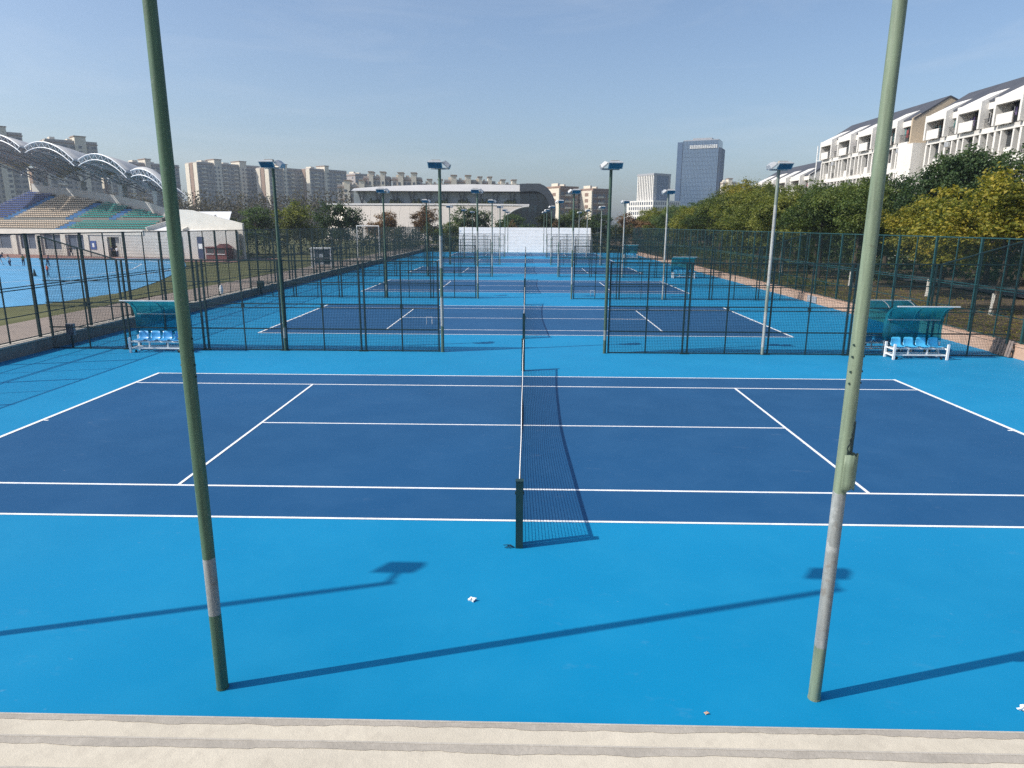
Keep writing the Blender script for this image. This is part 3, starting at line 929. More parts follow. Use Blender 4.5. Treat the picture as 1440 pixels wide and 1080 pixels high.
# roof bays: front arch (s1,z1)-(s2,z2) with rise, shell sloping back to the columns
bays = [(64, 18.4, 53.2, 16.8, 2.0), (52.4, 16.6, 41.0, 16.2, 1.9), (40.0, 16.1, 29.8, 13.9, 1.6), (28.9, 13.9, 19.5, 12.0, 1.6), (18.6, 12.1, 12.3, 9.8, 1.1)]
for bi, (s1, z1, s2, z2, rise) in enumerate(bays):
    nA, nT = 14, 8
    dep_ = (15.5, 15.0, 13.5, 10.5, 1.6)[bi]; drop = (4.2, 4.0, 3.6, 2.9, .5)[bi]
    def rp(u, v_, dz=0):
        s_ = s1 + (s2-s1)*u
        t_ = 1.0 + dep_*v_
        z = z1 + (z2-z1)*u + rise*4*u*(1-u)*(1-.15*v_) - drop*v_ + .6*math.sin(v_*PI)
        return S(s_, t_, z + dz)
    rf = part('roof_shell', MB().shell([[rp(i/nA, j/nT) for i in range(nA+1)] for j in range(nT+1)], (0,0,.14)), m_roofshell, st, True)
    for e in (0, 1):
        tr = MB()
        lo = [rp(i/16, e, -.75) for i in range(17)]; hi = [rp(i/16, e, .1) for i in range(17)]
        off = (0, .12 if e == 0 else -.12, 0)
        lo = [tuple(Vector(p)+Vector(off)) for p in lo]; hi = [tuple(Vector(p)+Vector(off)) for p in hi]
        tr.tube(lo, .07, 6); tr.tube(hi, .085, 6)
        for i in range(16):
            tr.tube([lo[i], hi[i+1]] if i % 2 else [hi[i], lo[i+1]], .04, 5)
        part('arch_truss', tr, m_steel, st)
    # struts under the shell
    sb = MB()
    for u in (.12, .5, .88):
        pts = [rp(u, j/6, -.35) for j in range(7)]; pt2 = [rp(u, j/6, -1.3 - .5*math.sin(j/6*PI)) for j in range(7)]
        sb.tube(pts, .08, 5); sb.tube(pt2, .08, 5)
        for j in range(6): sb.tube([pts[j], pt2[j+1]] if j % 2 else [pt2[j], pts[j+1]], .05, 4)
    for v_ in (.35, .7): sb.tube([rp(i/8, v_, -.4) for i in range(9)], .06, 5)
    part('roof_beam', sb, m_steelg, st)
    # column with branching arms under the middle of each bay
    if bi == 4: continue
    sc_ = (58.3, 45.5, 32.5, 21.5)[bi]
    tb_ = tt(sc_) + .2
    zt = (12.4, 12.2, 11.3, 10.0)[bi]
    part('column', MB().box(sc_-.45, sc_+.45, -(tb_+.9), -tb_+.1, zbot(sc_)-2, zt), m_grayconc, st)
    for u, v_ in ((.1,.25),(.9,.25),(.2,.6),(.85,.6),(.3,.95),(.8,.95)):
        part('branch_strut', MB().tube([(sc_, -(tb_+.3), zt-.1), rp(u, v_, -.5)], .10, 6), m_steelg, st)
part('end_mast', MB().tube([S(17.6, 5.6, 4), S(17.6, 5.6, 9.6)], .16, 8), m_steelg, st)

# booths and bins at the foot of the stand
def W_(s, t, z=0):
    m_ = Matrix.Rotation(SG, 4, 'Z'); p = m_ @ Vector((s, -t, 0))
    return (-40.9 + p.x, 80.3 + p.y, -.3 + z)
for i, (s_, lab) in enumerate(((2.6, 'red brown booth at the right end of the grandstand wall, flat roofed'), (.7, 'red brown booth with a small pitched roof by the grandstand corner'))):
    t = thing('booth', lab, 'booth', W_(s_, -1.2), SG)
    part('booth_wall', MB().box(-.85,.85,-.6,.6,0,1.75), m_redbooth, t)
    part('counter', MB().box(-.7,.7,.6,.72,.85,.92), m_steel, t)
    part('hatch', MB().box(-.6,.6,.604,.62,1.0,1.6), m_dark, t)
    if i: part('roof', MB().prism([(-1,-.8,1.75),(1,-.8,1.75),(0,-.8,2.3)], (0,1.6,0)), m_redbooth, t)
    else: part('roof', MB().box(-1,1,-.75,.75,1.75,1.87), m_redbooth, t)
t = thing('potted_shrub', 'small green shrub by the grandstand corner', 'shrub', W_(-1.4, -.6))
part('pot', MB().tube([(0,0,0),(0,0,.6)], [.3,.4], 10), m_darkconc, t)
SHRUB = t

# ================================================================== APARTMENT BLOCKS
def apartment(label, x, y, wdt, dep, h, rz, nfl, nb, wall, group, cores=(.3,.7), corew=.11, endstripe=True, roofs=True, z0=-.36):
    t = thing('apartment_block', label, 'apartment block', (x, y, z0), rz, group)
    H = h - z0
    part('wall', MB().box(0, wdt, 0, dep, 0, H), wall, t)
    part('cornice', MB().box(-.4, wdt+.4, -.4, dep+.4, H-1.0, H-.5).box(-.25, wdt+.25, -.25, dep+.25, H*.70, H*.70+.5), m_aptr, t)
    part('roof_parapet', MB().box(-.1, wdt+.1, -.1, dep+.1, H, H+.9), wall, t)
    fh = (H-1.5)/nfl
    for c in cores:
        xc = wdt*c
        part('stair_tower', MB().box(xc-wdt*corew/2, xc+wdt*corew/2, -1.6, dep*.6, 0, H+3.2), m_aptw, t)
        part('tower_cap', MB().box(xc-wdt*corew/2-.4, xc+wdt*corew/2+.4, -2.0, dep*.6+.4, H+3.2, H+3.7), m_aptr, t)
    wm = MB(); bm = MB()
    bw = wdt/nb
    for k in range(nb):
        xc = bw*(k+.5)
        incore = any(abs(xc - wdt*c) < wdt*corew/2 for c in cores)
        for f in range(nfl):
            z = fh*f + .9
            yy = -1.62 if incore else -.02
            ww = bw*(.24 if incore else .33)
            wm.box(xc-ww, xc+ww, yy-.05, yy+.02, z, z+fh*.52)
            if not incore and k % 3 == 1:
                bm.box(xc-bw*.62, xc+bw*.62, -1.3, 0, z-.55, z-.35); bm.box(xc-bw*.62, xc+bw*.62, -1.3, -1.2, z-.35, z+.45)
            elif not incore:
                bm.box(xc-ww-.1, xc+ww+.1, -.35, 0, z-.25, z-.08)
    for f in range(nfl):
        z = fh*f + .9
        for q in (.22, .78):
            wm.box(-.07, .02, dep*q-.8, dep*q+.8, z, z+fh*.5); wm.box(wdt-.02, wdt+.07, dep*q-.8, dep*q+.8, z, z+fh*.5)
    part('window', wm, m_aptg, t, stuff=True)
    part('balcony', bm, m_aptw, t, stuff=True)
    if endstripe:
        part('end_strip', MB().box(-.5, 0, dep*.36, dep*.62, 0, H+.4), m_aptr, t)
        part('end_pilaster', MB().box(-.7, 0, -.1, dep*.30, 0, H+.2).box(-.7, 0, dep*.66, dep*.98, 0, H+.2), m_aptw, t)
    if roofs:
        part('roof_house', MB().box(wdt*.12, wdt*.22, dep*.3, dep*.7, H, H+2.6).box(wdt*.46, wdt*.55, dep*.3, dep*.7, H, H+2.2), m_aptw, t)
    return t
GA = 'apartment blocks far behind the grandstand'
rz_ = .90
apartment('beige high-rise block with sunlit left end, just right of the left pole', -251, 520, 52, 19, 49.5, rz_, 16, 18, m_apt, GA)
apartment('beige high-rise block behind the outer left floodlight', -203.5, 540, 30, 19, 47.5, rz_, 15, 11, m_apt, GA, cores=(.45,))
apartment('grey-beige high-rise block right of the outer left floodlight', -176, 556, 36, 17, 47.8, rz_, 15, 10, m_apt2, GA, cores=(.42,))
apartment('shaded high-rise block directly behind the left pole', -275, 470, 34, 16, 45.0, rz_, 15, 10, m_apt2, GA, cores=(.35,))
apartment('narrow shaded high-rise between left pole and sunlit block', -262, 548, 20, 14, 46, rz_, 15, 5, m_apt2, GA, cores=(), endstripe=False)
apartment('tall grey tower block behind the middle of the scalloped roof', -284, 400, 27, 15, 52, rz_-.1, 17, 7, m_apt2, GA, cores=(.66,), corew=.22)
apartment('tall grey tower block behind the left edge of the scalloped roof', -312, 378, 25, 15, 54.5, rz_-.1, 18, 7, m_apt2, GA, cores=(.6,), corew=.2)
apartment('lower block seen under the grandstand roof', -262, 425, 30, 16, 33, rz_, 11, 10, m_apt, GA, cores=(.4,))
apartment('mid-rise pale block seen under the left of the grandstand roof', -296, 405, 26, 16, 36, rz_, 12, 8, m_apt, GA, cores=(.3,.7))
apartment('small mid-rise block under the right of the grandstand roof', -262, 462, 18, 14, 34, rz_, 11, 6, m_apt, GA, cores=(.5,))
apartment('hazy slab block at the end of the high-rise row', -150, 600, 18, 16, 47, rz_, 15, 5, m_apt2, GA, cores=(), endstripe=False)
GB = 'low rooftops behind the sports hall'
lowb = [(-117, 418, 20, 27.5), (-102, 424, 16, 33), (-84, 424, 18, 32.5), (-66, 430, 15, 29), (-52, 430, 20, 31.5), (-34, 436, 14, 31), (-20, 440, 16, 29.5), (-3, 440, 14, 27)]
for i, (x, y, wd, h) in enumerate(lowb):
    apartment('pinkish low-rise block, %s from the left behind the sports hall' % ORD[i], x, y, wd, 14, h, .1, 9, 6, m_apt2 if i % 2 else m_apt, GB, cores=(.3,.75), corew=.17, endstripe=False)
GC = 'brown apartment blocks right of the sports hall'
for x, wd, h, lab in ((19, 13, 25.2, 'brown apartment block beside the hall nose'), (37.4, 13, 24, 'brown apartment block left of the inner right floodlight, bright end wall')):
    t = apartment(lab, x, 380, wd, 15, h, .6, 7, 4, m_brick, GC, cores=(), endstripe=False)
    part('end_wall', MB().box(-.9, -.08, 0, 15, 0, h), m_aptw, t)
    eb = MB()
    for f in range(7): eb.box(-1.0, -.88, 3, 6, 1.2+f*3.3, 3+f*3.3); eb.box(-1.0, -.88, 10, 13, 1.2+f*3.3, 3+f*3.3)
    part('end_window', eb, m_brick, t, stuff=True)
t = apartment('small white-topped block peeping over the trees by the tall tower', 176, 620, 12, 12, 42.5, 0, 12, 4, m_aptw, 'white block by the tower', cores=(.5,), corew=.3, endstripe=False)

# ================================================================== SPORTS HALL
hall = thing('sports_hall', 'long grey sports hall with swooping metal shell and ribbon window', 'sports hall', (-30, 215, -.36))
ox, oy, oz = -30, 215, -.36
def Hh(x, y, z): return (x-ox, y-oy, z-oz)
# lower shell: bulging front that curls down at its right end
P = []
nx = 70
for i in range(nx+1):
    x = -66 + 67.5*i/nx
    row = []
    # top of the shell: flat, then falling as a quarter ellipse on the right
    xr = (x + 9.5)/11.0
    ztop = 10.6
    zmin = -.36
    for j in range(25):
        f = j/24
        z = zmin + (ztop-zmin)*f
        y = 204.5 + 9.5*f**.62 + (max(0, (-60-x))*.6)**1.3
        # right edge sweeps: limit x by height
        uu = min(1, max(0, (z-2.2)/8.4)); xe = -8.6 + 9.8*(1 - math.sqrt(1-uu*uu*.999))
        row.append(Hh(min(x, xe), y, z))
    P.append(row)
sh = MB(); sh.shell(P, (0, .25, 0))
part('front_shell', sh, m_hall, hall, True)
part('shell_lip', MB().tube([Hh(-66,215.0,10.9), Hh(-20,214.6,11.05), Hh(1.0,214.2,10.9)] , .45, 8), m_hallroof, hall)
sw = [Hh(-8.6 + 9.8*(1 - math.sqrt(1-min(1,max(0,(z-2.2)/8.4))**2*.999)), 204.5+9.5*(max(0,z+.36)/10.96)**.62-.1, z) for z in [-.3,1.5,3,4.5,6,7.2,8.2,9,9.6,10,10.3,10.5,10.6]]
part('shell_edge', MB().tube(sw, .28, 6), m_hallroof, hall)
sj = MB()
for k in range(1, 18):
    x = -64 + k*3.2
    sj.tube([Hh(x, 204.5+9.5*f**.62-.03, -.36+10.9*f) for f in [i/8 for i in range(9)]], .05, 4)
part('seam', sj, m_hall, hall, stuff=True)
part('dark_glass_bay', MB().box(*[Hh(-10,0,0)[0], Hh(3.4,0,0)[0]], Hh(0,215.3,0)[1], Hh(0,240,0)[1], 0, 11.3), m_hallglass, hall)
mb = MB()
for x in range(-8, 4, 2): mb.box(x-ox-.06, x-ox+.06, 215.1-oy, 215.32-oy, 0, 11.3)
for z in (3, 6, 9): mb.box(-10-ox, 3.4-ox, 215.15-oy, 215.3-oy, z, z+.12)
part('glazing_bar', mb, m_halldark, hall)
part('ribbon_window', MB().box(Hh(-58,0,0)[0], Hh(-2,0,0)[0], Hh(0,219,0)[1], Hh(0,245,0)[1], 11.2, 15.6), m_ribbon, hall)
vb = MB()
for k in range(10):
    x = -55 + k*5.6
    vb.bar(Hh(x,218.2,11.2), Hh(x-1.0,217.6,15.4), .4); vb.bar(Hh(x,218.2,11.2), Hh(x+1.0,217.6,15.4), .4)
part('raking_column', vb, m_halldark, hall)
bb = MB()
for k in range(7):
    x = -51 + k*7.6
    for q in range(5): bb.tube([Hh(x+q*.8-1.6, 217.0, 11.2), Hh(x+q*.8-1.6, 217.0, 12.2+1.0*math.sin(q*1.3+k)**2)], [.7,.3], 7)
part('reflection_blob', bb, L_hedge, hall, stuff=True)  # dark blobs added to imitate reflections along the ribbon window
# roof slab and rounded nose
rp_ = [(-58,15.4),(-58,16.4),(-50,17.0),(-36,17.6),(-18,17.9),(-2,17.7),(-2,15.5)]
part('roof', MB().prism([Hh(x,219.8,z) for x, z in rp_], (0,31,0)), m_hallroof, hall)
fa = MB(); up_ = rp_[1:6]
fa.shell([[Hh(x, 215.6 + (219.7-215.6)*(q/4)**.8, 15.45 + (z-15.45)*(q/4)) for x, z in up_] for q in range(5)], (0,.12,-.1))
part('roof_fascia', fa, m_hallroof, hall)
part('roof_soffit', MB().box(Hh(-57.5,0,0)[0], Hh(-2.2,0,0)[0], Hh(0,219.9,0)[1], Hh(0,240,0)[1], 15.2, 15.6), m_halldark, hall)
nose_o = [(-2.2,17.9)] + [(3.4 + 6.4*math.sin(a), 9.6 + 8.4*math.cos(a)) for a in [PI*.55*k/9 for k in range(10)]] + [(9.6,6.5)]
nose_i = [(7.6,7.0)] + [(2.6 + 5.2*math.sin(a), 9.4 + 6.2*math.cos(a)) for a in [PI*.5*(1-k/9) for k in range(10)]] + [(-2.2,15.4)]
part('roof_nose', MB().prism([Hh(x,215.8,z) for x, z in nose_o + nose_i], (0,32,0)), m_halldark, hall)
part('nose_window', MB().box(Hh(-2,0,0)[0], Hh(7.6,0,0)[0], Hh(0,218,0)[1], Hh(0,240,0)[1], 0, 15.2), m_hallglass, hall)
fb = MB()
for x in (-1.5, 1, 3.5, 6): fb.box(x-ox-.1, x-ox+.1, 217.7-oy, 218.02-oy, 0, 15.2)
for z in (4, 8, 12): fb.box(-2-ox, 7.6-ox, 217.75-oy, 218.0-oy, z, z+.2)
part('glazing_bar', fb, m_halldark, hall)

# ================================================================== OFFICE TOWERS
tw = thing('office_tower', 'tall blue glass office tower with white rooftop lettering', 'office tower', (142.5, 640, -.36), -.42)
part('tower_body', MB().box(0, 32, 0, 22, 0, 80), m_glass, tw)
part('left_slab', MB().box(-4.6, -.01, -.6, 20, 0, 79.2), m_glass2, tw)
part('right_wing', MB().box(32.01, 34, 1.5, 25, 0, 73.5), m_glass2, tw)
part('crown', MB().box(.5, 31.5, .6, 21, 80, 80.8).box(8, 25, 4, 18, 80.8, 82.6), m_steelg, tw)
fm_ = MB()
for k in range(25): fm_.box(k*1.33-.06, k*1.33+.07, -.26, 0, 0, 80)
for k in range(12): fm_.box(34, 34.2, 2+k*2-.07, 2+k*2+.07, 0, 73.5)
part('mullion_fin', fm_, m_fin, tw, stuff=True)
fl = MB()
for k in range(1, 22): fl.box(0, 32, -.1, .0, k*3.65, k*3.65+.45)
part('floor_band', fl, m_glass2, tw, stuff=True)
lt = MB(); r2 = random.Random(11)
for k in range(13):
    x = 6.6 + k*1.9
    for q in range(3): lt.box(x+q*.55, x+q*.55+.25, -.62, -.42, 73.2, 76.2 - r2.choice((0, .5, 1)))
    for q in range(3): lt.box(x-.05, x+1.5, -.63, -.43, 73.3+q*1.15, 73.3+q*1.15+.38)
part('rooftop_lettering', lt, m_white, tw, stuff=True)
t2 = thing('office_tower', 'smaller office tower with pale vertical fins and a white podium', 'office tower', (104.7, 565, -.36), .60)
part('tower_body', MB().box(0, 18.2, 0, 19, 0, 46), m_glass2, t2)
part('left_face', MB().box(-.5, -.01, 0, 19, 0, 46), m_aptg, t2)
fn = MB()
for k in range(10): fn.box(-1.1, -.51, k*1.95, k*1.95+1.0, 8, 46)
part('pale_fin', fn, m_dormw, t2, stuff=True)
part('top_frame', MB().box(-1.2, 18.5, -.5, 19.3, 45.2, 46.8), m_steelg, t2)
part('corner_frame', MB().box(-.6, 2.6, -.4, -.01, 0, 45.2).box(15.9, 18.3, -.4, -.01, 0, 45.2), m_steelg, t2)
gw = MB()
for k in range(9):
    gw.box(6.2, 15.2, -.3, 0, 14+k*3.2, 14+k*3.2+.35)
for x in (6.2, 8.4, 10.6, 12.8, 15.0): gw.box(x, x+.3, -.31, 0, 14, 42)
part('window_grid', gw, m_fin, t2)
pd = part('podium', MB().box(-7, 24, -7, 24, 0, 25), m_dormw, t2)
pw_ = MB()
for f in range(6):
    for k in range(12):
        x = -6 + k*2.5
        pw_.box(x, x+1.3, -7.08, -6.98, 2+f*3.9, 4.4+f*3.9)
    for k in range(11): pw_.box(-7.08, -6.98, -6+k*2.6, -4.6+k*2.6, 2+f*3.9, 4.4+f*3.9)
part('podium_window', pw_, m_aptg, t2, stuff=True)
part('rear_annex', MB().box(24.01, 36, 2, 16, 0, 21), m_dormw, t2)

# ================================================================== DORMITORY ROW
m_cl = [mat('laundry_%s' % n, c, .85, .12, 6) for n, c in (('dark', (.04,.04,.055)), ('violet', (.16,.11,.24)), ('white', (.6,.6,.6)), ('teal', (.08,.2,.2)), ('red', (.35,.08,.08)))]
def dorm(label, y0, nmod, ms=1.0, zt=0.0, X=50.0, gable=True, half=False, beige_end=False, side_box=False):
    t = thing('dormitory_block', label, 'dormitory', (X, y0, .45), 0, 'white dormitory blocks with balconies')
    t.scale = (1, ms, 1)
    B = lambda mb, x0, x1, y0_, y1, z0, z1: mb.box(x0, x1, y0_, y1, z0-.45+zt*(z0 > 1), z1-.45+zt)
    L = nmod*6.15
    ridge = 20.9 + zt - .45
    part('main_wall', B(MB(), 1.6, 10, -L, 0, .45, 17.4), m_dormp, t)
    # end walls in white / beige
    part('end_wall', MB().prism([(0.2,-L-.25,0),(10,-L-.25,0),(10,-L-.25,17.4+zt),(4.6,-L-.25,ridge-.15),(.2,-L-.25,17.7+zt)], (0,.246,0)), m_dormb if beige_end else m_dormw, t)
    part('end_wall', MB().prism([(0.2,.004,0),(10,.004,0),(10,.004,17.4+zt),(4.6,.004,ridge-.15),(.2,.004,17.7+zt)], (0,.246,0)), m_dormw, t)
    part('roof', MB().prism([(.35,-L-.3,17.75+zt),(4.6,-L-.3,ridge),(10.3,-L-.3,17.9+zt),(10.3,-L-.3,17.7+zt),(4.6,-L-.3,ridge-.22),(.35,-L-.3,17.5+zt)], (0,L+.6,0)), m_slate, t)
    floors = [15.2, 11.95, 8.7, 5.45, 2.2]
    for z in floors:
        part('floor_slab', B(MB(), 0, 1.6, -L, 0, z-.5, z+.05), m_dormw, t)
    r2 = random.Random(int(y0))
    for k in range(nmod):
        ys = -6.15*k
        fr = MB()
        for y in (ys, ys-4.1+.30): B(fr, -.45, 1.2, y-.30, y, 15.25, 18.1)
        B(fr, -.45, .1, ys-4.1+.30, ys-.30, 17.32, 18.1)
        B(fr, .1, 1.6, ys-4.1+.30, ys-.30, 17.8, 18.1)
        part('bay_frame', fr, m_dormw, t)
        part('bay_cap', MB().prism([(-.45,ys-4.0,17.655+zt),(2.7,ys-4.0,19.2+zt),(2.7,ys-4.0,18.9+zt),(.6,ys-4.0,17.66+zt)], (0,3.2,0)), m_dormw, t)
        part('balustrade', B(MB(), -.40, -.25, ys-2.9, ys-.5, 15.25, 16.35), m_dormw, t)
        rl = MB()
        for q in range(5): B(rl, -.34, -.31, ys-3.65+q*.17, ys-3.62+q*.17, 15.25, 16.2)
        B(rl, -.35, -.3, ys-3.68, ys-2.9, 16.2, 16.26)
        for q in range(9): B(rl, .02, .05, ys-5.95+q*.2, ys-5.92+q*.2, 15.25, 16.2)
        B(rl, .01, .06, ys-6.1, ys-4.15, 16.2, 16.26)
        part('railing', rl, m_dormg, t)
        dw = MB()
        B(dw, 1.5, 1.58, ys-1.2, ys-.5, 15.3, 17.5); B(dw, .9, 1.58, ys-3.7, ys-2.3, 15.3, 17.5); B(dw, .8, 1.58, ys-6.1, ys-4.15, 15.3, 17.25)
        part('balcony_door', dw, m_dormg, t)  # dark glass enlarged to deepen the shade in the recess
        nb_ = MB(); B(nb_, .35, 1.6, ys-6.15, ys-4.1, 17.25, 18.0)
        part('recess_lintel', nb_, m_dormw, t)
        ac = part('air_conditioner', B(MB(), -.30, -.02, ys-5.0, ys-4.25, 14.0 - 3.25*(k % 3), 14.55 - 3.25*(k % 3)), m_lampshell, t)
        part('fan_grille', B(MB(), -.315, -.30, ys-4.72, ys-4.3, 14.06 - 3.25*(k % 3), 14.48 - 3.25*(k % 3)), m_steelg, ac)
        for q in range(10):
            y = ys - r2.uniform(.6, 5.9)
            z1 = 17.0 - r2.uniform(0, .25); hgt = r2.uniform(.5, 1.1); wd = r2.uniform(.15, .35)
            part('laundry', B(MB(), .5, .56, y-wd, y, z1-hgt, z1), m_cl[r2.randrange(5)], t)
        for fi, z in enumerate(floors[1:]):
            for off, wd in ((0,.30),(.98,.22),(2.80,.22),(3.78,.30),(5.1,.22)):
                part('pier', B(MB(), -.02, .6, ys-off-wd, ys-off, z+.05, z+2.7), m_dormw, t)
            pn_ = MB()
            B(pn_, .3, .42, ys-2.75, ys-1.37, z+.05, z+1.0)
            part('balustrade', pn_, m_dormw, t)
            gl = MB()
            B(gl, .62, .7, ys-2.80, ys-1.2, z+.06, z+2.68); B(gl, .62, .7, ys-5.1, ys-4.1, z+.06, z+2.68); B(gl, .62, .7, ys-.98, ys-.3, z+1.0, z+2.68)
            B(gl, .55, .63, ys-3.68, ys-3.07, z+.06, z+2.68)
            for q in range(5): B(gl, .08, .11, ys-4.95+q*.2, ys-4.92+q*.2, z+.05, z+.95)
            part('window', gl, m_dormg, t)
    if side_box:
        part('stair_box', B(MB(), -1.2, 8, -L-3.4, -L-.26, .45, 14.7), m_dormw, t)
        part('box_groove', B(MB(), 1.0, 7, -L-3.43, -L-3.4, 11.9, 11.98), m_grayconc, t)
    return t
dorm('white dormitory block with balconies, nearest, cut by the right edge', 74.6, 6, 1.04)
dorm('white dormitory block with beige gable end, behind the right pole', 105.6, 4, 1.08, zt=.4, beige_end=True, side_box=True)
dorm('lowest and farthest white dormitory block, mostly behind trees', 138, 4, 1.1, zt=-4.4)
t = thing('roof_mast', 'thin white mast at the far end of the middle dormitory block', 'mast', (49.6, 106.6, .45))
part('mast_pole', MB().tube([(0,0,0),(0,0,17.6)], .10, 8), m_white, t)
part('mast_bracket', MB().bar((0,0,15.2),(.5,-.8,15.2),.08), m_white, t)

# ================================================================== TREES
def crown_mesh(name, seed, n_clump, n_leaf, leaf, rx, rz, zc, droop=0.0, ragged=.35):
    """leaf blades in clumps round the ends of limbs, grouped in uneven boughs; returns mesh and limb ends"""
    r = random.Random(seed)
    mb = MB(); ends = []
    boughs = []
    nb_ = 11
    for k in range(nb_):
        a = k*2.4 + r.uniform(-.5,.5); q = r.uniform(.35,.72) if k < nb_-2 else r.uniform(0,.25)
        zz = zc + (r.uniform(-.85,.45) if k < nb_-2 else r.uniform(.45,.72))*rz
        boughs.append((Vector((math.cos(a)*rx*q, math.sin(a)*rx*q, zz)), r.uniform(.30,.50)))
    for i in range(n_clump):
        L_, br_ = boughs[i % nb_]
        d = Vector((r.gauss(0,1), r.gauss(0,1), r.gauss(0,.75))).normalized()
        rad = r.uniform(.30, 1.0)**.5
        c = L_ + Vector((d.x*rx*br_*rad, d.y*rx*br_*rad, d.z*rz*br_*.95*rad))
        if r.random() < .10: c += Vector((d.x, d.y, abs(d.z)*.5))*rx*.16
        if i < 16: ends.append(c)
        cr = leaf*r.uniform(2.0, 3.9)
        for q in range(n_leaf):
            v_ = Vector((r.gauss(0,1), r.gauss(0,1), r.gauss(0,.6))).normalized() * cr * r.uniform(.2, 1.0)
            p = c + v_
            nrm = (v_.normalized()*.7 + Vector((r.uniform(-1,1), r.uniform(-1,1), r.uniform(-.1,1.3)))).normalized()
            tx = nrm.cross(Vector((r.uniform(-1,1), r.uniform(-1,1), r.uniform(-1,1)))).normalized()
            ty = nrm.cross(tx)
            s_ = leaf*r.uniform(.5, 1.2)
            mb.add([p - tx*s_*.5, p - ty*s_*.34 + nrm*s_*.06, p + tx*s_*.55 - nrm*s_*.08, p + ty*s_*.34 + nrm*s_*.06], [(0,1,2,3)])
    return mb.mesh(name, L_mid), ends
def trunk_mesh(name, seed, h, ends, r0, lime):
    r = random.Random(seed); mb = MB()
    top = h*.52
    pts = [(0,0,-.2), (r.uniform(-.1,.1), r.uniform(-.1,.1), h*.18), (r.uniform(-.25,.25), r.uniform(-.25,.25), h*.36), (r.uniform(-.35,.35), r.uniform(-.35,.35), top), (r.uniform(-.4,.4), r.uniform(-.4,.4), h*.74)]
    mb.tube(pts, [r0*1.25, r0, r0*.85, r0*.62, r0*.2], 9)
    fork = [Vector(pts[2]), Vector(pts[3])]
    for i, e in enumerate(ends[:12]):
        f = fork[i % 2]
        m_ = f.lerp(e, .5) + Vector((0,0,.25))
        mb.tube([f, m_, e], [r0*.42, r0*.26, r0*.06], 6)
    return mb.mesh(name, m_bark)
TREES = []
for k, (seed, rx, rz_h, zc, H) in enumerate([(1,3.4,2.6,5.3,8.6),(2,3.9,2.9,5.6,9.2),(3,3.0,2.9,5.4,8.8),(4,3.7,2.4,5.0,8.0),(5,3.3,3.1,5.9,9.6)]):
    cm, ends = crown_mesh('crown', seed, 330, 64, .19, rx, rz_h, zc)
    TREES.append((cm, trunk_mesh('trunk', seed, H, ends, .17, True), H))
FAR = []
for k, (seed, rx, rz_h, zc, H) in enumerate([(11,3.8,2.9,5.6,9.0),(12,4.4,2.7,5.2,8.6),(13,3.4,3.2,6.0,9.6)]):
    cm, ends = crown_mesh('crown', seed, 150, 50, .33, rx, rz_h, zc)
    FAR.append((cm, trunk_mesh('trunk', seed, H, ends, .2, False), H))
lime_me = MB().tube([(0,0,-.1),(0,0,.5),(0,0,1.1)], [.222,.186,.176], 12).mesh('limewash_band', m_lime)
LNAME = {}
def tree(name, label, x, y, z, h, ws, var, lm, group, rot, lime=False, far=False):
    cm, tm, H = (FAR if far else TREES)[var]
    t = thing(name, label, 'tree', (x, y, z), rot, group)
    k = h/H
    o = part('crown', cm, None, t); o.scale = (ws, ws, k)
    o.material_slots[0].link = 'OBJECT'; o.material_slots[0].material = lm
    o2 = part('trunk', tm, None, t); o2.scale = (max(.8,ws*.9), max(.8,ws*.9), k)
    if lime: part('limewash_band', lime_me, None, t)
    return t
GR_ = 'trees in the belt right of the courts'
